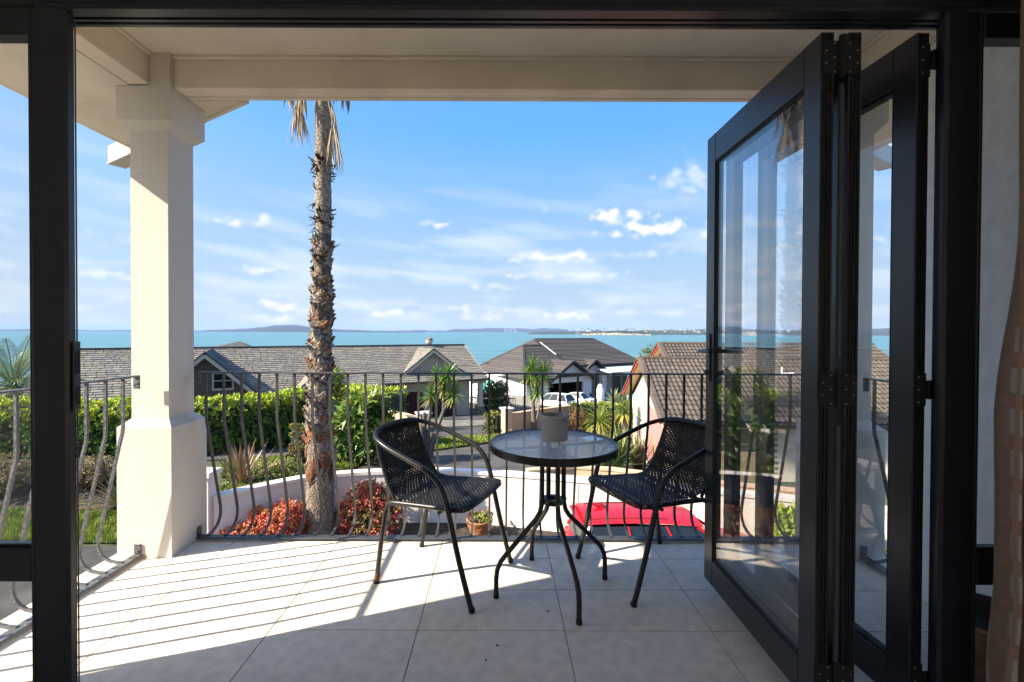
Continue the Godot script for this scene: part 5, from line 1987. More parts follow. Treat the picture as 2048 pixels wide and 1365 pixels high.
func yucca(called: String, label: String, at: Vector3, trunks: Array, heads: Array, size: float, group := "") -> void:
	var o := thing(called, label, "yucca tree", at, 0.0, group)
	for t in trunks:
		var g := Geo.new()
		g.col = Color(0.36, 0.31, 0.26)
		var r := []
		for k in t[1].size():
			r.append(t[0] * lerpf(1.25, 0.72, k / (t[1].size() - 1.0)))
		var fine := []
		var rr := []
		for k in t[1].size() - 1:
			for s in 4:
				fine.append((t[1][k] as Vector3).lerp(t[1][k + 1], s / 4.0) + Vector3(rf(-0.006, 0.006), 0, rf(-0.006, 0.006)))
				rr.append(lerpf(r[k], r[k + 1], s / 4.0) * rf(0.94, 1.07))
		fine.append(t[1][-1])
		rr.append(r[-1])
		g.tube(fine, rr, 10)
		put(g, "trunk", M.trunk, o)
	for h in heads:
		var g := rosette(int(74 * h[1]), size * h[1], 0.021 * h[1], -1.1, 1.45, 0.05, [Color(0.10, 0.20, 0.025), Color(0.15, 0.27, 0.035), Color(0.07, 0.15, 0.025)], [Color(0.36, 0.30, 0.06), Color(0.28, 0.27, 0.05), Color(0.30, 0.22, 0.09)], 0.2)
		var hd := put(g, "leaf_head", M.strap, o)
		hd.position = h[0]
		hd.rotation = Vector3(rf(-0.2, 0.2), rf(0, 6), rf(-0.2, 0.2))

func build_palm() -> void:
	rng.seed = 31
	var base := Vector3(-3.42, LOW, -8.6)
	var o := thing("fan_palm", "tall palm with a rough scaly trunk and dead fans hanging under the roof edge", "palm tree", base)
	# centre line and girth by height above the foot
	var hs := [0.0, 0.12, 0.35, 0.8, 1.4, 1.9, 2.3, 2.7, 3.2, 4.0, 5.0, 6.0, 7.0, 8.0, 10.7]
	var rs := [0.34, 0.285, 0.262, 0.245, 0.235, 0.235, 0.195, 0.18, 0.172, 0.16, 0.15, 0.148, 0.145, 0.142, 0.14]
	var cx := [-0.05, -0.03, -0.01, 0.0, 0.01, 0.0, -0.03, -0.02, 0.0, 0.02, 0.04, 0.06, 0.055, 0.05, 0.05]
	var at_h := func(h: float, a: Array) -> float:
		for k in hs.size() - 1:
			if h <= hs[k + 1]:
				return lerpf(a[k], a[k + 1], (h - hs[k]) / (hs[k + 1] - hs[k]))
		return a[-1]
	for sec in [["fibrous_trunk", 0.0, 2.15, "fibre", Color(0.50, 0.37, 0.255)], ["trunk", 2.1, 5.95, "trunk", Color(0.26, 0.20, 0.14)], ["bare_trunk", 5.9, 10.6, "trunk", Color(0.62, 0.49, 0.35)]]:  # middle stretch darkened to put shade in the gaps between leaf bases
		var p := []
		var r := []
		var h: float = sec[1]
		while h <= sec[2]:
			p.append(Vector3(at_h.call(h, cx), h, 0))
			r.append(at_h.call(h, rs) * rf(0.95, 1.05))
			h += 0.055
		var g := Geo.new()
		g.col = sec[4]
		g.tube(p, r, 22)
		put(g, sec[0], M[sec[3]], o)
	# matted fibres hanging off the lower trunk
	var g := Geo.new()
	for k in 1500:
		var h := rf(0.15, 2.1)
		var a := rf(0, TAU)
		var r: float = at_h.call(h, rs)
		var n := Vector3(cos(a), 0, sin(a))
		var t := Vector3(-sin(a), 0, cos(a))
		var q := Vector3(at_h.call(h, cx), h, 0) + n * (r + rf(-0.01, 0.012))
		var e := q + n * rf(0.0, 0.05) + Vector3.DOWN * rf(0.03, 0.16) + t * rf(-0.13, 0.13)
		g.col = Color(0.50, 0.40, 0.28) * rf(0.35, 1.15)
		var w := t.lerp(Vector3.UP, rf(0, 0.6)) * rf(0.002, 0.006)
		var mid := q.lerp(e, 0.5) + n * rf(0.0, 0.03)
		g.quad(q - w, q + w, mid + w, mid - w, n)
		g.flat(mid - w, mid + w, e, n)
	put(g, "fibres", M.dull_leaf, o).set_meta("kind", "stuff")
	# reddish flaps where the fibre meets the leaf bases
	for k in 14:
		var a := TAU * k / 14.0 + rf(-0.15, 0.15)
		var h := rf(1.55, 2.1)
		var n := Vector3(cos(a), 0, sin(a))
		var t := Vector3(-sin(a), 0, cos(a))
		var r: float = at_h.call(h, rs) + 0.01
		g = Geo.new()
		g.col = Color(0.34, 0.115, 0.045) * rf(0.6, 1.2)
		var w := rf(0.05, 0.09)
		var pts := []
		for i in 5:
			for j in 5:
				pts.append(Vector3(0.0, h - i * rf(0.085, 0.1), 0) + t * (j / 4.0 - 0.5) * 2.0 * w * [0.7, 1.0, 1.0, 0.75, 0.25][i] + n * (r + 0.05 * sin(i * 0.8) - 0.03 * absf(j / 2.0 - 1.0) + rf(-0.006, 0.006)))
		g.grid(pts, 5, 5)
		put(g, "bark_flap", M.trunk, o)
	# cut leaf bases crossing over each other up the trunk
	var kinds := []
	for k in 6:
		g = Geo.new()
		rng.seed = 600 + k
		var c: Color = [Color(0.66, 0.52, 0.40), Color(0.56, 0.42, 0.30), Color(0.80, 0.69, 0.56), Color(0.42, 0.29, 0.20), Color(0.62, 0.46, 0.33), Color(0.52, 0.20, 0.08)][k]
		var rows := []
		for i in 5:
			var t := i / 4.0
			var w := lerpf(0.105, 0.035, pow(t, 0.8)) * rf(0.9, 1.1)
			var out := 0.012 + 0.055 * t * t + rf(-0.004, 0.004)
			var y := t * rf(0.19, 0.21)
			rows.append([Vector3(-w, y, out * 0.35), Vector3(-w * 0.5, y, out + 0.016), Vector3(0, y + 0.01, out + 0.022), Vector3(w * 0.5, y, out + 0.016), Vector3(w, y, out * 0.35)])
		for i in 4:
			for j in 4:
				g.col = c * rf(0.8, 1.15)
				g.quad(rows[i][j], rows[i][j + 1], rows[i + 1][j + 1], rows[i + 1][j], Vector3(0, 0, 1))
		g.col = c * 1.25
		for j in 4:
			g.quad(rows[4][j], rows[4][j + 1], rows[4][j + 1] - Vector3(0, 0.02, 0.03), rows[4][j] - Vector3(0, 0.02, 0.03), Vector3.UP)
		kinds.append(g.mesh())
	rng.seed = 33
	var n_base := 300
	for k in n_base:
		var f := k / float(n_base)
		var h := lerpf(2.02, 5.75, f) + rf(-0.03, 0.03)
		if h > 5.05 and rng.randf() < 0.35:
			continue
		var a := k * 2.39996 + rf(-0.12, 0.12)
		var r: float = at_h.call(h, rs) - 0.006
		var nn := Vector3(cos(a), 0, sin(a))
		var b := put(kinds[5] if rng.randf() < 0.06 or h < 2.15 else kinds[rng.randi() % 5], "leaf_base", M.trunk, o)
		var s := lerpf(1.0, 0.72, f) * rf(0.85, 1.15)
		b.transform = Transform3D(Basis(Vector3.UP.cross(nn), Vector3.UP, nn) * Basis(Vector3.BACK, (0.5 if k % 2 else -0.5) + rf(-0.25, 0.25)) * Basis(Vector3.RIGHT, rf(-0.05, 0.28)) * Basis.from_scale(Vector3(s, s, s * 0.8)), Vector3(at_h.call(h, cx), h, 0) + nn * r)
	# ragged brown tatters higher up
	for k in 120:
		var h: float = [rf(5.45, 5.75), rf(6.05, 6.35), rf(6.85, 7.2), rf(7.15, 7.3), rf(5.7, 7.1)][k % 5]
		var a := rf(0, TAU)
		if k % 5 == 4:
			a = rf(2.0, 3.6)
		var n := Vector3(cos(a), 0, sin(a))
		var t := Vector3(-sin(a), 0, cos(a))
		var r: float = at_h.call(h, rs)
		g = Geo.new()
		g.col = [Color(0.16, 0.09, 0.055), Color(0.24, 0.13, 0.07), Color(0.34, 0.27, 0.20), Color(0.36, 0.14, 0.05)][rng.randi() % 4] * rf(0.7, 1.2)
		var w := rf(0.02, 0.05)
		var q := Vector3(at_h.call(h, cx), h, 0) + n * (r - 0.01)
		var e := q + n * rf(0.04, 0.16) + Vector3.UP * rf(-0.12, 0.14) + t * rf(-0.08, 0.08)
		var mid := q.lerp(e, 0.5) + n * 0.025
		g.quad(q - t * w, q + t * w, mid + t * w * 0.8, mid - t * w * 0.8, n)
		g.quad(mid - t * w * 0.8, mid + t * w * 0.8, e + t * w * rf(0.1, 0.5), e - t * w * 0.15, n)
		put(g, "dry_tatter", M.trunk, o)
	# dead fans hanging below the crown
	var fans := [[Vector3(-0.10, 9.0, 0.0), Vector3(-0.36, 8.38, 0.1), 0.92, 24], [Vector3(-0.08, 9.1, 0.1), Vector3(-0.26, 8.55, 0.2), 0.62, 18], [Vector3(0.12, 8.6, 0.1), Vector3(0.28, 7.95, 0.12), 1.0, 26], [Vector3(0.1, 9.1, -0.1), Vector3(0.45, 8.72, -0.1), 0.5, 16], [Vector3(-0.1, 9.1, -0.1), Vector3(-0.62, 8.78, -0.1), 0.55, 16], [Vector3(0.0, 9.1, -0.2), Vector3(0.05, 8.6, -0.35), 0.8, 18], [Vector3(0.14, 9.2, 0.05), Vector3(0.2, 8.75, 0.05), 0.5, 12]]
	for q in fans:
		g = Geo.new()
		g.col = Color(0.30, 0.22, 0.13)
		g.tube([q[0], ((q[0] + q[1]) / 2.0) + Vector3(0, 0.06, 0), q[1]], [0.02, 0.015, 0.01], 6, false)
		for k in q[3]:
			var t: float = k / (q[3] - 1.0) - 0.5
			g.col = [Color(0.45, 0.36, 0.24), Color(0.38, 0.28, 0.17), Color(0.52, 0.45, 0.34), Color(0.29, 0.21, 0.13)][rng.randi() % 4] * rf(0.8, 1.1)
			var p := []
			var w := []
			var d := Vector3(t * 0.65, -1.0, rf(-0.25, 0.25)).normalized()
			var at: Vector3 = q[1]
			var l: float = q[2] * rf(0.65, 1.1)
			for i in 5:
				p.append(at)
				w.append(0.016 * [0.4, 1.0, 0.9, 0.6, 0.05][i])
				at += d * l / 4.0
				d = (d + Vector3(rf(-0.16, 0.16), -0.35, rf(-0.16, 0.16))).normalized()
			g.blade(p, w, Vector3(0.9, 0, rf(-0.6, 0.6)), 0.5)
		put(g, "dead_fan", M.dull_leaf, o)
	# living crown above the roof edge
	for k in 26:
		var az := k * 2.39996
		var el := lerpf(1.25, -0.35, k / 25.0)
		var d := Vector3(cos(az) * cos(el), sin(el), sin(az) * cos(el))
		g = Geo.new()
		g.col = Color(0.13, 0.19, 0.05)
		var tip := Vector3(0.05, 10.6, 0) + d * 1.15 + Vector3(0, -0.12, 0)
		g.tube([Vector3(0.05, 10.5, 0), Vector3(0.05, 10.6, 0) + d * 0.6, tip], [0.03, 0.02, 0.013], 5, false)
		var side := d.cross(Vector3.UP).normalized()
		var up := side.cross(d).normalized()
		for i in 27:
			var a := lerpf(-1.9, 1.9, i / 26.0)
			var dd := (d * cos(a) + side * sin(a)).normalized()
			g.col = Color(0.08, 0.14, 0.03) * rf(0.8, 1.4)
			var l := 0.85 * (1.0 - 0.12 * absf(a))
			g.blade([tip, tip + dd * l * 0.4 + up * 0.05, tip + dd * l * 0.75, tip + dd * l + Vector3.DOWN * 0.22], [0.012, 0.026, 0.02, 0.002], up.cross(dd), 0.4)
		put(g, "fan_leaf", M.strap, o)

func build_garden() -> void:
	rng.seed = 41
	var hl := sprig(7, 0.085, 0.05, 0.035)
	var deep := [Color(0.075, 0.15, 0.018), Color(0.10, 0.19, 0.02), Color(0.14, 0.25, 0.025), Color(0.045, 0.09, 0.014)]
	var lime := [Color(0.52, 0.60, 0.035), Color(0.42, 0.54, 0.03), Color(0.60, 0.64, 0.07), Color(0.30, 0.44, 0.03)]
	hedge("clipped_hedge", "long clipped bright green hedge with lime new growth in front of the slate roofed house", [[-20, -12.6], [-12, -12.75], [-9.1, -12.85], [-8.2, -13.4], [-6.5, -15.5]], 0.45, -0.86, 240.0, deep, lime, hl)
	var bigl := sprig(6, 0.15, 0.06, 0.05)
	hedge("leafy_hedge", "looser leafy hedge between the palm and the dark red garage", [[-7.6, -19.9], [-5.6, -19.4], [-4.4, -18.9]], 0.7, -1.35, 90.0, deep, lime, bigl)
	hedge("low_hedge", "dense green hedge behind the two small palms, beside the tiled house", [[3.1, -20.0], [4.6, -19.9], [6.4, -20.2]], 0.55, -2.0, 120.0, [Color(0.07, 0.13, 0.02), Color(0.11, 0.18, 0.025), Color(0.15, 0.22, 0.03)], [Color(0.28, 0.36, 0.04), Color(0.2, 0.3, 0.03)], hl)
	hedge("small_hedge", "narrow upright clipped bush against the peach pillar, left of the table", [[-0.55, -18.6], [-0.1, -18.4]], 0.3, -2.1, 190.0, [Color(0.13, 0.11, 0.025), Color(0.10, 0.12, 0.03), Color(0.16, 0.12, 0.04)], [Color(0.25, 0.24, 0.04)], hl)
	hedge("small_hedge", "ragged reddish bush growing beside the palm trunk", [[-5.15, -11.4], [-4.75, -11.3]], 0.28, -1.2, 190.0, [Color(0.17, 0.13, 0.03), Color(0.10, 0.12, 0.03), Color(0.24, 0.15, 0.05)], [Color(0.26, 0.25, 0.05)], hl)

	var tiny := sprig(8, 0.05, 0.026, 0.035)
	var reds := [Color(0.60, 0.085, 0.05), Color(0.50, 0.05, 0.045), Color(0.66, 0.19, 0.07), Color(0.42, 0.16, 0.05)]
	var oranges := [Color(0.78, 0.26, 0.10), Color(0.74, 0.34, 0.14), Color(0.60, 0.30, 0.09), Color(0.74, 0.12, 0.08)]
	shrub("red_shrub", "sprawling red and orange leaved shrub below the white wall, left of the palm foot", "shrub", Vector3(-4.25, LOW, -8.25), [[Vector3(0.15, 0.42, -0.1), Vector3(0.55, 0.42, 0.45)], [Vector3(-0.45, 0.26, 0.1), Vector3(0.5, 0.3, 0.4)], [Vector3(0.32, 0.62, -0.1), Vector3(0.36, 0.32, 0.35)], [Vector3(-0.85, 0.14, 0.2), Vector3(0.3, 0.18, 0.25)], [Vector3(-0.22, 0.72, -0.05), Vector3(0.13, 0.13, 0.13)]], 2600, tiny, reds, oranges, "leaf", 14, Color(0.2, 0.1, 0.06), "red leaved shrubs by the white wall")
	shrub("red_shrub", "rounded red and orange leaved shrub below the white wall, right of the palm trunk", "shrub", Vector3(-2.62, LOW, -8.95), [[Vector3(0.0, 0.62, 0.0), Vector3(0.50, 0.42, 0.42)], [Vector3(-0.28, 0.45, 0.05), Vector3(0.38, 0.36, 0.35)], [Vector3(0.3, 0.5, 0.0), Vector3(0.38, 0.4, 0.35)], [Vector3(0.05, 0.25, 0.15), Vector3(0.3, 0.25, 0.3)], [Vector3(0.02, 0.95, 0.0), Vector3(0.3, 0.18, 0.25)]], 2500, tiny, reds + [Color(0.12, 0.12, 0.03), Color(0.09, 0.11, 0.03)], oranges, "leaf", 12, Color(0.2, 0.1, 0.06), "red leaved shrubs by the white wall")
	shrub("pink_plant", "small pink flowering plant at the foot of the right red shrub", "plant", Vector3(-2.25, LOW, -8.5), [[Vector3(0, 0.12, 0), Vector3(0.28, 0.16, 0.2)]], 190, tiny, [Color(0.42, 0.08, 0.10), Color(0.5, 0.22, 0.22), Color(0.15, 0.12, 0.04)], [Color(0.55, 0.28, 0.26)], "leaf", 0, Color.BLACK)
	var broad := sprig(7, 0.24, 0.085, 0.05)
	shrub("leafy_shrub", "big round shrub with glossy lime green leaves right of the palm trunk", "shrub", Vector3(-3.52, ground_y(-3.52, -11.6), -11.6), [[Vector3(0, 1.15, 0), Vector3(0.62, 0.55, 0.55)], [Vector3(-0.15, 0.75, 0.1), Vector3(0.52, 0.45, 0.5)], [Vector3(0.3, 0.7, 0.1), Vector3(0.5, 0.5, 0.5)], [Vector3(0.12, 1.5, 0.0), Vector3(0.38, 0.22, 0.35)]], 700, broad, [Color(0.08, 0.16, 0.02), Color(0.11, 0.20, 0.025), Color(0.06, 0.12, 0.02)], [Color(0.32, 0.42, 0.04), Color(0.22, 0.34, 0.03), Color(0.40, 0.44, 0.06)], "leaf", 16, Color(0.16, 0.12, 0.09))
	shrub("sapling", "thin sapling with pale yellow green leaves showing beside the palm trunk", "tree", Vector3(-5.45, ground_y(-5.45, -14.2), -14.2), [[Vector3(0.05, 2.2, 0), Vector3(0.42, 0.30, 0.4)], [Vector3(0.18, 1.75, 0), Vector3(0.36, 0.22, 0.3)], [Vector3(-0.2, 1.9, 0), Vector3(0.3, 0.2, 0.3)]], 150, broad, [Color(0.22, 0.30, 0.03), Color(0.30, 0.34, 0.05)], [Color(0.44, 0.46, 0.07), Color(0.36, 0.40, 0.05)], "leaf", 7, Color(0.35, 0.3, 0.24))
	shrub("green_shrub", "green leafy shrub in front of the white wall, seen through the leading door glass", "shrub", Vector3(5.0, LOW, -7.35), [[Vector3(0, 0.75, 0), Vector3(0.6, 0.5, 0.45)], [Vector3(-0.35, 0.5, 0.1), Vector3(0.5, 0.4, 0.4)], [Vector3(0.5, 0.65, 0), Vector3(0.5, 0.5, 0.4)]], 900, bigl, deep, lime, "leaf", 10, Color(0.16, 0.12, 0.09))
	shrub("red_shrub", "low red leaved shrub right of the red car, seen through the leading door glass", "shrub", Vector3(4.35, LOW, -6.9), [[Vector3(0, 0.3, 0), Vector3(0.45, 0.33, 0.35)], [Vector3(0.4, 0.28, 0.05), Vector3(0.4, 0.3, 0.35)]], 1100, tiny, reds, oranges, "leaf", 8, Color(0.2, 0.1, 0.06), "red leaved shrubs by the white wall")
	# dry brown shrubs left
	var dry := [Color(0.30, 0.20, 0.10), Color(0.24, 0.17, 0.08), Color(0.35, 0.25, 0.13), Color(0.16, 0.15, 0.05)]
	for q in [[Vector3(-9.4, 0, -10.3), 0.75, "dry brown shrub with bare twigs seen between the bars left of the column"], [Vector3(-11.3, 0, -10.1), 0.95, "wide dry brown shrub seen through the left side window"], [Vector3(-12.6, 0, -10.4), 0.9, "farther dry shrub at the left edge of the side window"]]:
		var s: float = q[1]
		var b := shrub("dry_shrub", q[2], "shrub", Vector3(q[0].x, ground_y(q[0].x, q[0].z), q[0].z), [[Vector3(0, 0.62, 0) * s, Vector3(0.75, 0.40, 0.6) * s], [Vector3(-0.35, 0.45, 0.1) * s, Vector3(0.5, 0.35, 0.5) * s], [Vector3(0.4, 0.5, 0) * s, Vector3(0.5, 0.35, 0.5) * s]], 850, tiny, dry, [Color(0.42, 0.31, 0.17), Color(0.33, 0.27, 0.12), Color(0.24, 0.24, 0.08)], "dull_leaf", 26, Color(0.30, 0.21, 0.13), "dry shrubs by the lane")
		b.get_child(0).name = "foliage"
	# mossy ground cover on the bank and a flowering tuft
	var where := []
	var tints := []
	for k in 3000:
		var t := rng.randf()
		var a := Vector2(-5.0, -8.35).lerp(Vector2(-3.75, -9.45), t)
		var b := a + Vector2(rf(-1.6, 0.2), rf(-2.6, -0.08))
		if b.x < -6.4:
			continue
		where.append(Transform3D(outward(Vector3(rf(-0.5, 0.5), 1, rf(-0.5, 0.5)), rf(0, TAU)).scaled(Vector3.ONE * rf(0.7, 1.6)), Vector3(b.x, ground_y(b.x, b.y) + rf(0.0, 0.07), b.y)))
		tints.append(pick([Color(0.13, 0.17, 0.02), Color(0.20, 0.22, 0.025), Color(0.08, 0.12, 0.02), Color(0.28, 0.28, 0.04)]))
	var gc := many("ground_cover", tiny, M.leaf, where, tints, self)
	tag(gc, "mossy yellow green ground cover on the bank above the white wall", "ground cover")
	shrub("flowering_tuft", "low yellowish flowering tuft on the bank above the white wall", "plant", Vector3(-5.3, ground_y(-5.3, -10.1), -10.1), [[Vector3(0, 0.14, 0), Vector3(0.5, 0.22, 0.35)], [Vector3(0.45, 0.14, -0.2), Vector3(0.4, 0.2, 0.3)]], 420, tiny, [Color(0.15, 0.19, 0.03), Color(0.22, 0.23, 0.05)], [Color(0.42, 0.38, 0.10), Color(0.30, 0.30, 0.06)], "leaf", 0, Color.BLACK)
	# grass blades on the lawns and at the lane edge
	var gg := Geo.new()
	for k in 7:
		var d := Vector3(rf(-0.5, 0.5), 1, rf(-0.5, 0.5)) * 0.075
		var q := Vector3(rf(-0.05, 0.05), 0, rf(-0.05, 0.05))
		var s := Vector3(rf(-1, 1), 0, rf(-1, 1)).normalized() * 0.007
		gg.flat(q - s, q + s, q + d, Vector3.UP)
	var blades := gg.mesh()
	where = []
	tints = []
	var lawns := [[V2([-18, -8.62, -6.9, -8.64, -7.6, -9.75, -18, -9.8]), 4200], [V2([-7.2, -11.9, -5.2, -12.6, -3.7, -13.0, -3.5, -11.0, -6.6, -10.6]), 2600], [V2([-2.4, -13.6, -0.7, -15.4, 1.0, -17.5, 1.1, -18.0, -1.5, -17.3, -3.4, -15.6]), 2600], [V2([4.6, -17.6, 7.6, -17.2, 8.0, -18.7, 4.8, -18.8]), 1200]]
	for l in lawns:
		var lo: Vector2 = l[0][0]
		var hi: Vector2 = l[0][0]
		for q in l[0]:
			lo = lo.min(q); hi = hi.max(q)
		for k in l[1]:
			var q := Vector2(rf(lo.x, hi.x), rf(lo.y, hi.y))
			if Geometry2D.is_point_in_polygon(q, l[0]):
				where.append(Transform3D(Basis(Vector3.UP, rf(0, TAU)).scaled(Vector3.ONE * rf(0.8, 1.5)), Vector3(q.x, ground_y(q.x, q.y) + 0.05, q.y)))
				tints.append(pick([Color(0.20, 0.27, 0.03), Color(0.27, 0.33, 0.04), Color(0.14, 0.21, 0.03)]))
	var gr := many("grass", blades, M.leaf, where, tints, self)
	tag(gr, "short bright green grass of the small lawns between the drives", "grass")

	# yuccas
	yucca("yucca", "tall yucca with slim grey trunks and several spiky heads before the dark red garage doors", Vector3(-2.0, ground_y(-2.0, -12.6), -12.6), [[0.062, [Vector3(-0.12, -0.1, 0), Vector3(-0.14, 0.6, 0), Vector3(-0.13, 1.28, 0)]], [0.05, [Vector3(-0.02, -0.1, 0), Vector3(-0.02, 0.8, 0), Vector3(0.03, 1.3, 0), Vector3(0.07, 1.62, 0)]], [0.055, [Vector3(0.03, -0.1, 0.1), Vector3(0.12, 0.4, 0.1), Vector3(0.30, 1.0, 0.1), Vector3(0.42, 1.36, 0.08), Vector3(0.40, 1.9, 0.05)]], [0.04, [Vector3(0.42, 1.36, 0.08), Vector3(0.55, 1.56, 0.1), Vector3(0.66, 1.72, 0.1)]]], [[Vector3(0.05, 1.75, 0), 0.9], [Vector3(0.40, 2.05, 0.05), 1.05], [Vector3(0.70, 1.80, 0.1), 0.95], [Vector3(0.18, 2.28, -0.1), 0.8], [Vector3(0.52, 2.32, 0.0), 0.9]], 0.50, "yuccas along the drives")
	yucca("yucca", "yucca with a forked pale trunk beside the long peach wall", Vector3(1.32, ground_y(1.32, -18.7), -18.7), [[0.11, [Vector3(0.06, -0.15, 0), Vector3(0.03, 0.35, 0), Vector3(0.0, 0.9, 0), Vector3(-0.03, 1.4, 0)]], [0.06, [Vector3(-0.03, 1.35, 0), Vector3(-0.14, 1.75, 0), Vector3(-0.2, 2.15, 0)]], [0.055, [Vector3(-0.03, 1.35, 0), Vector3(0.12, 1.7, 0), Vector3(0.3, 2.15, 0)]], [0.05, [Vector3(0.03, 0.35, 0), Vector3(0.2, 0.8, 0.05), Vector3(0.26, 1.2, 0.05)]]], [[Vector3(-0.2, 2.35, 0), 1.1], [Vector3(-0.1, 2.75, 0), 1.0], [Vector3(0.42, 2.45, 0), 1.15], [Vector3(0.15, 1.75, 0.2), 1.1], [Vector3(0.1, 2.4, 0.1), 1.0]], 0.62, "yuccas along the drives")
	# small bulbous-footed palm and cabbage tree before the low hedge
	var pt := thing("ponytail_palm", "small palm with swollen foot and drooping thin leaves, left of the cabbage tree", "palm tree", Vector3(3.85, ground_y(3.85, -17.9), -17.9))
	var g := Geo.new()
	g.col = Color(0.34, 0.27, 0.20)
	g.tube([Vector3(0, -0.1, 0), Vector3(0, 0.06, 0), Vector3(0, 0.2, 0), Vector3(0.01, 0.4, 0), Vector3(0.02, 1.0, 0)], [0.33, 0.30, 0.17, 0.10, 0.08], 14)
	put(g, "trunk", M.trunk, pt)
	put(rosette(190, 0.95, 0.012, -0.7, 1.4, 0.32, [Color(0.24, 0.32, 0.04), Color(0.32, 0.38, 0.05), Color(0.16, 0.24, 0.03)], [Color(0.42, 0.36, 0.08)], 0.25), "leaf_head", M.strap, pt).position = Vector3(0.02, 1.05, 0)
	var ct := thing("cabbage_tree", "cabbage tree with a straight pale trunk and spiky head next to the tiled house", "tree", Vector3(4.85, ground_y(4.85, -18.0), -18.0))
	g = Geo.new()
	g.col = Color(0.42, 0.37, 0.31)
	g.tube([Vector3(0, -0.1, 0), Vector3(0, 0.5, 0), Vector3(0.01, 1.2, 0), Vector3(0.0, 1.75, 0)], [0.15, 0.125, 0.11, 0.10], 12)
	put(g, "trunk", M.trunk, ct)
	put(rosette(95, 0.82, 0.028, -0.9, 1.45, 0.10, [Color(0.16, 0.24, 0.06), Color(0.22, 0.30, 0.08), Color(0.30, 0.36, 0.14)], [Color(0.46, 0.40, 0.08), Color(0.36, 0.32, 0.06)], 0.3), "leaf_head", M.strap, ct).position = Vector3(0, 1.85, 0)
	put(rosette(60, 0.6, 0.024, -0.3, 1.45, 0.10, [Color(0.22, 0.28, 0.10), Color(0.32, 0.38, 0.18)], [Color(0.4, 0.4, 0.1)], 0.1), "leaf_head", M.strap, ct).position = Vector3(-0.35, 2.25, 0)
	# flax and other strap-leaved clumps
	var bronze := [Color(0.22, 0.11, 0.06), Color(0.30, 0.17, 0.09), Color(0.36, 0.22, 0.13), Color(0.20, 0.15, 0.07)]
	var greens := [Color(0.11, 0.17, 0.03), Color(0.16, 0.22, 0.05), Color(0.24, 0.26, 0.07), Color(0.08, 0.12, 0.03)]
	for q in [["flax", "bronze flax clump with upright blades on the bank behind the white pillar", Vector3(-5.35, 0, -9.35), 60, 0.95, 0.019, 0.55, 1.5, 0.03, bronze],
			["agave", "pale blue green agave beside the bronze flax", Vector3(-5.72, 0, -9.0), 14, 0.5, 0.05, 0.5, 1.4, 0.03, [Color(0.20, 0.30, 0.24), Color(0.26, 0.36, 0.28)]],
			["flax", "green and orange strap leaved clump behind the foot of the column", Vector3(-8.3, 0, -9.9), 60, 0.95, 0.024, 0.1, 1.2, 0.10, greens + [Color(0.42, 0.20, 0.05), Color(0.40, 0.32, 0.08)]],
			["flax", "dark olive flax clump in front of the long peach wall", Vector3(2.35, 0, -18.2), 90, 1.15, 0.024, 0.1, 1.4, 0.09, [Color(0.09, 0.085, 0.03), Color(0.13, 0.11, 0.04), Color(0.17, 0.16, 0.05)]],
			["flax", "tall green flax clump beside the pink arc of the tiled house", Vector3(2.95, 0, -11.4), 100, 1.15, 0.022, 0.35, 1.45, 0.06, greens + [Color(0.30, 0.30, 0.10)]],
			["flax", "flax clump with reddish blades just above the peach wall, left of the tiled house", Vector3(3.55, 0, -11.7), 80, 1.25, 0.02, 0.5, 1.5, 0.04, greens + [Color(0.34, 0.11, 0.06), Color(0.26, 0.12, 0.06)]],
			["flax", "broad leaved green clump behind the right end of the glass table", Vector3(2.55, 0, -10.9), 50, 0.75, 0.03, 0.2, 1.3, 0.09, [Color(0.13, 0.21, 0.04), Color(0.19, 0.27, 0.06), Color(0.24, 0.30, 0.08)]],
			["orange_strap_plant", "arching orange tipped strap plant against the pink painted gable", Vector3(4.05, 0, -11.9), 26, 1.25, 0.022, 0.7, 1.4, 0.13, [Color(0.48, 0.26, 0.05), Color(0.38, 0.34, 0.08), Color(0.5, 0.36, 0.10)]],
			["grass_tuft", "thin pale upright tuft right of the grey pot beyond the railing", Vector3(2.6, 0, -13.2), 34, 0.85, 0.014, 0.9, 1.5, 0.02, [Color(0.34, 0.34, 0.10), Color(0.26, 0.30, 0.08)]],
			["grass_tuft", "second thin pale tuft nearer the cabbage tree trunk", Vector3(3.15, 0, -13.0), 34, 0.8, 0.014, 0.9, 1.5, 0.02, [Color(0.34, 0.34, 0.10), Color(0.26, 0.30, 0.08)]],
			["flax", "low dark flax at the foot of the leafy shrub", Vector3(-2.75, 0, -11.1), 40, 0.6, 0.016, 0.2, 1.3, 0.08, [Color(0.10, 0.06, 0.04), Color(0.15, 0.09, 0.06), Color(0.13, 0.13, 0.05)]],
			["seedling", "tiny lime green seedling in front of the low peach garden wall", Vector3(-2.75, 0, -13.4), 16, 0.36, 0.022, 0.3, 1.4, 0.06, [Color(0.33, 0.42, 0.05)]]]:
		var o := thing(q[0], q[1], q[0].replace("_", " "), Vector3(q[2].x, ground_y(q[2].x, q[2].z), q[2].z), 0.0, "flax clumps" if q[0] == "flax" else "")
		var m: int = int(q[3])
		for half in 2:
			put(rosette(m / 2, q[4], q[5], q[6], q[7], q[8], q[9], [Color(0.4, 0.33, 0.14)], 0.08), "leaf_clump", M.strap, o).rotation.y = half * 1.3
	# brown shaggy shrub before the low hedge
	shrub("brown_shrub", "shaggy russet brown shrub between the olive flax and the small palm", "shrub", Vector3(3.1, ground_y(3.1, -18.4), -18.4), [[Vector3(0, 0.6, 0), Vector3(0.42, 0.6, 0.4)]], 500, tiny, [Color(0.16, 0.08, 0.04), Color(0.22, 0.12, 0.06)], [Color(0.28, 0.15, 0.07)], "dull_leaf", 6, Color(0.2, 0.12, 0.08))
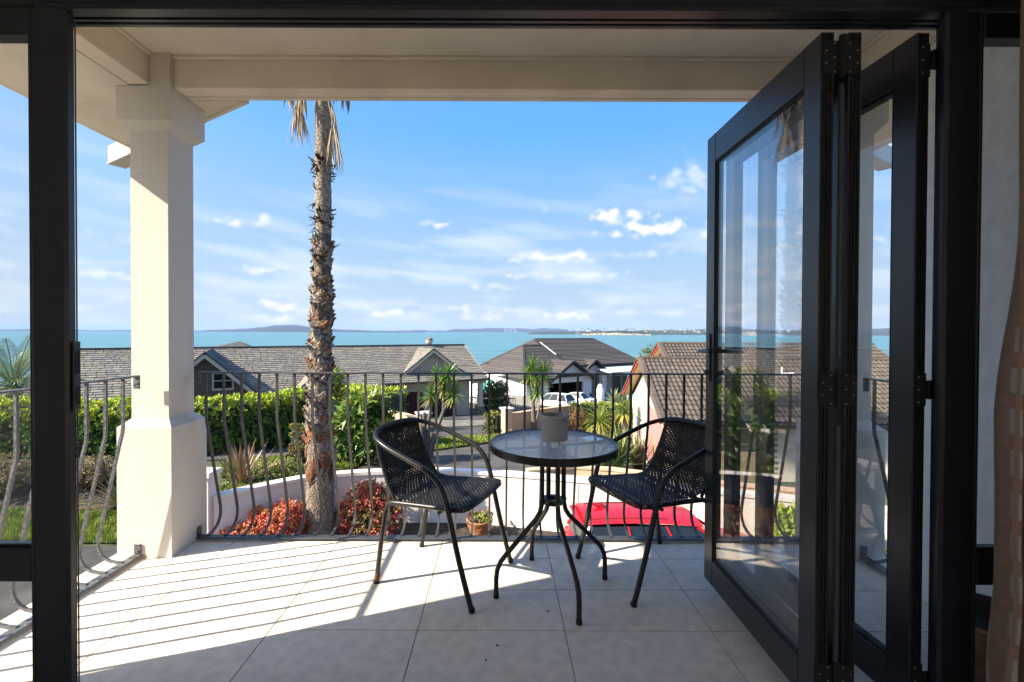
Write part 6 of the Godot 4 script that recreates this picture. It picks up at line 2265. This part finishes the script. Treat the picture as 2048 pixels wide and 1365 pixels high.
	shrub("hibiscus_bush", "dark green bush with pale flowers before the white wall with green shutters", "bush", Vector3(-0.55, ground_y(-0.55, -31.0), -31.0), [[Vector3(0, 0.9, 0), Vector3(1.1, 0.8, 0.8)], [Vector3(0.3, 1.6, 0), Vector3(0.7, 0.6, 0.6)]], 1300, bigl, [Color(0.05, 0.10, 0.03), Color(0.07, 0.12, 0.03)], [Color(0.12, 0.20, 0.05), Color(0.45, 0.22, 0.2)], "leaf", 8, Color(0.15, 0.1, 0.07))
	shrub("seaside_tree", "dark round tree behind the rear tiled roof, against the sea", "tree", Vector3(9.1, -6.0, -27.0), [[Vector3(0, 5.2, 0), Vector3(1.0, 1.2, 0.9)], [Vector3(-0.5, 4.6, 0), Vector3(0.8, 0.9, 0.8)], [Vector3(0.3, 5.9, 0), Vector3(0.6, 0.55, 0.6)]], 700, bigl, [Color(0.05, 0.08, 0.03), Color(0.08, 0.11, 0.03)], [Color(0.15, 0.20, 0.05), Color(0.20, 0.22, 0.07)], "leaf", 10, Color(0.12, 0.09, 0.07))
	# feather palm at the left edge
	var fp := thing("feather_palm", "feathery green palm top above the hedge at the left edge, sea behind", "palm tree", Vector3(-16.6, ground_y(-16.6, -15.5), -15.5))
	g = Geo.new()
	g.col = Color(0.25, 0.19, 0.14)
	g.tube([Vector3(0, -0.2, 0), Vector3(0, 1.0, 0), Vector3(0, 1.9, 0)], [0.3, 0.24, 0.2], 12)
	put(g, "trunk", M.trunk, fp)
	for k in 34:
		var az := k * 2.39996
		var el := lerpf(1.35, -0.4, k / 33.0)
		g = Geo.new()
		var d := Vector3(cos(az) * cos(el), sin(el), sin(az) * cos(el))
		var q := Vector3(0, 1.9, 0)
		var spine := []
		for i in 11:
			spine.append(q)
			q += d * 0.2
			d = (d + Vector3.DOWN * 0.085).normalized()
		g.col = Color(0.18, 0.22, 0.06)
		g.tube(spine, 0.015, 5, false)
		for i in range(2, 11):
			for e in 3:
				var c0: Vector3 = spine[i - 1].lerp(spine[i], e / 3.0)
				var t: Vector3 = (spine[i] - spine[i - 1]).normalized()
				var sd := t.cross(Vector3.UP).normalized()
				for s in [-1.0, 1.0]:
					g.col = pick([Color(0.08, 0.15, 0.03), Color(0.14, 0.22, 0.04), Color(0.22, 0.28, 0.06)])
					var dd: Vector3 = (sd * s + t * 0.6 + Vector3(0, 0.2, 0)).normalized()
					var l := 0.42 * sin(PI * clampf(i / 11.5, 0.15, 0.95))
					g.blade([c0, c0 + dd * l * 0.5, c0 + dd * l + Vector3.DOWN * 0.1], [0.006, 0.014, 0.002], t, 0.3)
		put(g, "frond", M.strap, fp)
	# terracotta pot by the wall, small pots on the lawn, blue pots by the far house
	var p := thing("garden_pot", "wide terracotta pot with yellow green succulents on the soil by the white wall", "plant pot", Vector3(-0.42, LOW + 0.04, -8.95))
	g = Geo.new()
	g.lathe([Vector2(0, 0), Vector2(0.15, 0), Vector2(0.20, 0.14), Vector2(0.235, 0.28), Vector2(0.255, 0.30), Vector2(0.262, 0.35), Vector2(0.25, 0.365), Vector2(0.225, 0.36), Vector2(0.21, 0.31), Vector2(0, 0.31)], 32)
	var pw := put(g, "shell", M.terracotta, p)
	g = Geo.new()
	for k in 10:
		var arc := []
		for i in 7:
			var a := TAU * (k + i / 6.0) / 10.0
			var dip := 0.045 * sin(PI * i / 6.0)
			var r := lerpf(0.20, 0.235, (0.265 - dip - 0.14) / 0.14) + 0.004
			arc.append(Vector3(cos(a) * r, 0.265 - dip, sin(a) * r))
		g.tube(arc, 0.007, 6, false)
	put(g, "garland", M.terracotta, pw)
	var where2 := []
	var tints2 := []
	for k in 120:
		var q := Vector3(rf(-0.2, 0.2), 0.33, rf(-0.2, 0.2))
		where2.append(Transform3D(outward(Vector3(q.x, 0.8, q.z), rf(0, 6)).scaled(Vector3.ONE * rf(1.0, 1.9)), q + Vector3(0, rf(0, 0.08), 0)))
		tints2.append(pick([Color(0.35, 0.34, 0.05), Color(0.24, 0.28, 0.05), Color(0.18, 0.12, 0.06)] if q.x > -0.08 else [Color(0.16, 0.07, 0.06), Color(0.2, 0.12, 0.08)]))
	many("succulents", tiny, M.leaf, where2, tints2, p)
	p = thing("small_pot", "small dark pot with a red brown plant on the edge of the lawn strip", "plant pot", Vector3(-2.2, ground_y(-2.2, -14.9) + 0.05, -14.9), 0.0, "small pots on the lawn strip")
	g = Geo.new()
	g.lathe([Vector2(0, 0), Vector2(0.09, 0), Vector2(0.12, 0.18), Vector2(0.10, 0.18), Vector2(0, 0.15)], 16)
	put(g, "shell", M.car_black, p)
	put(rosette(40, 0.34, 0.014, 0.4, 1.5, 0.02, [Color(0.42, 0.16, 0.09), Color(0.36, 0.12, 0.06), Color(0.3, 0.2, 0.08)], [Color(0.3, 0.2, 0.1)]), "leaf_clump", M.strap, p).position.y = 0.16
	p = thing("small_pot", "small dark round pot with a low plant on the lawn strip left of the table", "plant pot", Vector3(0.32, ground_y(0.32, -16.7) + 0.05, -16.7), 0.0, "small pots on the lawn strip")
	g = Geo.new()
	g.lathe([Vector2(0, 0), Vector2(0.13, 0), Vector2(0.18, 0.10), Vector2(0.17, 0.22), Vector2(0.14, 0.22), Vector2(0, 0.18)], 16)
	put(g, "shell", M.car_black, p)
	put(rosette(24, 0.2, 0.02, 0.2, 1.4, 0.05, [Color(0.3, 0.24, 0.05), Color(0.2, 0.2, 0.05)], [Color(0.3, 0.2, 0.1)]), "leaf_clump", M.strap, p).position.y = 0.18
	for q in [[Vector3(8.3, 0, -42.0), 0.45, "blue glazed pot with a yellow flowering plant in front of the far house entry"], [Vector3(9.75, 0, -43.0), 0.5, "blue glazed pot standing under the edge of the pergola, right of the white urn"], [Vector3(10.9, 0, -43.5), 0.45, "farthest right blue glazed pot below the pergola"]]:
		var bp := thing("blue_pot", q[2], "plant pot", Vector3(q[0].x, ground_y(q[0].x, q[0].z), q[0].z), 0.0, "blue pots at the far house")
		g = Geo.new()
		g.col = Color(0.02, 0.06, 0.30)
		g.lathe([Vector2(0, 0), Vector2(0.22, 0), Vector2(0.36, 0.5), Vector2(0.40, 0.9), Vector2(0.34, 0.9), Vector2(0, 0.8)], 16)
		put(g, "shell", M.shiny, bp)
		put(rosette(40, q[1], 0.03, 0.1, 1.4, 0.06, [Color(0.36, 0.34, 0.06), Color(0.2, 0.26, 0.05)], [Color(0.4, 0.3, 0.1)]), "leaf_clump", M.strap, bp).position.y = 0.85
	var ur := thing("white_urn", "tall white covered urn between the blue pots in front of the pergola", "urn", Vector3(8.8, ground_y(8.8, -40.5), -40.5))
	g = Geo.new()
	g.col = Color(0.8, 0.8, 0.8)
	g.lathe([Vector2(0, 0), Vector2(0.26, 0), Vector2(0.34, 0.5), Vector2(0.40, 1.1), Vector2(0.34, 1.5), Vector2(0.2, 1.75)], 16)
	put(g, "body", M.shiny, ur)
	g = Geo.new()
	g.col = Color(0.8, 0.8, 0.8)
	g.lathe([Vector2(0.22, 1.75), Vector2(0.24, 1.8), Vector2(0.12, 1.95), Vector2(0, 2.0)], 16)
	put(g, "lid", M.shiny, ur)

# ---------------------------------------------------------------- cars
# side shapes in metres from the rear axle side (x forward), heights above the road
func car(label: String, at: Vector3, turn: float, paint: String, shape: String, group: String) -> void:
	var o := thing("parked_car", label, "car", at, turn, group)
	o.scale = Vector3.ONE * (0.82 if group else 0.76)
	var L := 4.4 if shape == "hatch" else 4.6
	var hw := 0.86
	var belt := 0.93
	# lower body: rounded sections along the length
	var secs := [[0.0, 0.45, 0.72, 0.70], [0.06, 0.28, 0.90, 0.80], [0.35, 0.20, belt, hw], [1.2, 0.20, belt + 0.01, hw + 0.01], [2.3, 0.20, belt - 0.02, hw + 0.01], [L - 1.25, 0.20, belt - 0.05, hw], [L - 0.45, 0.22, 0.80, hw - 0.04], [L - 0.10, 0.28, 0.68, hw - 0.14], [L, 0.42, 0.58, 0.60]]
	if shape == "sedan":
		secs[1] = [0.06, 0.28, 0.98, 0.78]
		secs[2] = [0.35, 0.20, 1.0, hw]
		secs[3] = [1.0, 0.20, belt + 0.04, hw + 0.01]
	var pts := []
	for s in secs:
		var y0: float = s[1]
		var y1: float = s[2]
		var w: float = s[3]
		for q in [[-0.75, 0.0], [-0.96, 0.10], [-1.0, 0.35], [-1.0, 0.6], [-0.96, 0.86], [-0.88, 0.97], [-0.6, 1.0], [0.0, 1.02], [0.6, 1.0], [0.88, 0.97], [0.96, 0.86], [1.0, 0.6], [1.0, 0.35], [0.96, 0.10], [0.75, 0.0]]:
			pts.append(Vector3(s[0], lerpf(y0, y1, q[1]), q[0] * w))
	var g := Geo.new()
	g.grid(pts, secs.size(), 15)
	for e in [0, secs.size() - 1]:
		var cap := []
		for k in 15:
			cap.append(pts[e * 15 + k])
		g.poly(cap, Vector3(-1 if e == 0 else 1, 0, 0))
	put(g, "body", M[paint], o)
	# cabin glass: belt line to roof line, x positions rear to front
	var roof_y := 1.47
	var b0 := 0.12 if shape == "hatch" else (0.10 if shape == "wagon" else 0.75)
	var r0 := 0.32 if shape == "hatch" else (0.45 if shape == "wagon" else 1.35)
	var r1 := 2.5 if shape == "hatch" else 2.5
	var b1 := 3.35 if shape == "hatch" else 3.35
	var wb := hw - 0.05
	var wr := 0.56
	g = Geo.new()
	var bb := [Vector3(b0, belt - 0.03, -wb), Vector3(b1, belt - 0.06, -wb), Vector3(b1, belt - 0.06, wb), Vector3(b0, belt - 0.03, wb)]
	var rr := [Vector3(r0, roof_y - 0.05, -wr), Vector3(r1, roof_y - 0.05, -wr), Vector3(r1, roof_y - 0.05, wr), Vector3(r0, roof_y - 0.05, wr)]
	var names := ["side_window", "windscreen", "side_window", "rear_window"]
	for k in 4:
		g = Geo.new()
		var k2 := (k + 1) % 4
		g.quad(bb[k], bb[k2], rr[k2], rr[k], (bb[k] + bb[k2]) / 2.0 - Vector3((b0 + b1) / 2.0, 0.8, 0))
		put(g, names[k], M.car_glass, o)
	# roof: crowned sheet that turns down at the edges
	var rp := []
	var nu := 15
	var nv := 11
	for i in nu:
		var t := i / (nu - 1.0)
		for j in nv:
			var s := j / (nv - 1.0) * 2.0 - 1.0
			var edge_len := 0.10
			var x := lerpf(r0 - edge_len, r1 + edge_len * 1.6, t)
			var crown := 0.10 * (1.0 - pow(absf(t - 0.36) / 0.64, 2.2)) + 0.075 * (1.0 - pow(absf(s), 2.2))
			rp.append(Vector3(x, roof_y - 0.075 + crown, s * (wr + 0.035)))
	g = Geo.new()
	g.grid(rp, nu, nv)
	put(g, "roof", M[paint], o)
	if shape == "hatch":
		for s in [-1.0, 1.0]:
			var seam := []
			for i in range(1, 11):
				var t := i / 14.0
				seam.append(Vector3(lerpf(r0 - 0.10, r1 + 0.16, t), roof_y - 0.075 + 0.10 * (1.0 - pow(absf(t - 0.36) / 0.64, 2.2)) + 0.075 * (1.0 - pow(0.72, 2.2)) + 0.003, s * 0.72 * (wr + 0.035)))
			g = Geo.new()
			g.tube(seam, 0.010, 6)
			put(g, "roof_seam", M.car_black, o)
	# pillars, sills, mirrors, spoiler, lamps, wheels
	for s in [0, 1]:
		var z: int = 0 if s == 0 else 3
		var zf: int = 1 if s == 0 else 2
		for q in [[bb[z], rr[z], 0.09], [bb[zf], rr[zf], 0.06], [bb[z].lerp(bb[zf], 0.33), rr[z].lerp(rr[zf], 0.36), 0.05], [bb[z].lerp(bb[zf], 0.62), rr[z].lerp(rr[zf], 0.72), 0.05]]:
			g = Geo.new()
			beam(g, q[0], q[1], 0.03, q[2])
			put(g, "pillar", M[paint], o)
		g = Geo.new()
		var sg := -1.0 if s == 0 else 1.0
		g.box(Vector3(b1 - 0.55, belt + 0.06, sg * (hw + 0.09)), Vector3(0.12, 0.12, 0.18), 0.04)
		put(g, "mirror", M[paint], o)
		g = Geo.new()
		g.box(Vector3(0.10, 0.80 if shape != "sedan" else 0.84, sg * (hw - 0.20)), Vector3(0.16, 0.17, 0.26), 0.03)
		put(g, "tail_lamp", M.car_red_lamp, o)
		for x in [0.78, L - 0.85]:
			g = Geo.new()
			var m := Basis(Vector3.RIGHT, PI / 2)
			g.lathe([Vector2(0.2, -0.10), Vector2(0.31, -0.10), Vector2(0.325, -0.07), Vector2(0.325, 0.07), Vector2(0.31, 0.10), Vector2(0.2, 0.10)], 24, Vector3(x, 0.325, sg * (hw - 0.08)), m)
			var wheel := put(g, "tyre", M.car_black, o)
			g = Geo.new()
			g.lathe([Vector2(0, 0.085), Vector2(0.06, 0.09), Vector2(0.2, 0.07), Vector2(0.2, -0.07), Vector2(0.06, -0.09), Vector2(0, -0.085)], 16, Vector3(x, 0.325, sg * (hw - 0.08)), m)
			put(g, "rim", M.rim_metal, wheel)
	if shape == "hatch":
		g = Geo.new()
		g.box(Vector3(r0 - 0.10, roof_y - 0.045, 0), Vector3(0.24, 0.03, 1.16), 0.012, Basis(Vector3.BACK, 0.08))
		put(g, "spoiler", M[paint], o)
		g = Geo.new()
		g.tube([Vector3(r0 + 0.42, roof_y + 0.06, -0.1), Vector3(r0 + 0.36, roof_y + 0.13, -0.1), Vector3(r0 + 0.2, roof_y + 0.17, -0.1)], [0.09, 0.06, 0.02], 8)
		put(g, "antenna_fin", M[paint], o)
	g = Geo.new()
	g.box(Vector3(-0.005, 0.62, 0), Vector3(0.02, 0.12, 0.5), 0.004)
	put(g, "number_plate", M.white_paint, o)

func build_cars() -> void:
	car("bright red hatchback parked below the balcony, only its roof showing behind the right chair", Vector3(1.12, LOW, -7.42), 0.03, "red_paint", "hatch", "")
	car("white estate car parked behind the peach wall, the nearer and left of the two", Vector3(5.6, ground_y(4.5, -37.0), -36.0), 2.45, "white_paint", "wagon", "white cars before the open garage")
	car("white saloon car parked behind the peach wall, the right one, red tail lamp showing", Vector3(7.7, ground_y(6.5, -38.5), -37.6), 2.5, "white_paint", "sedan", "white cars before the open garage")
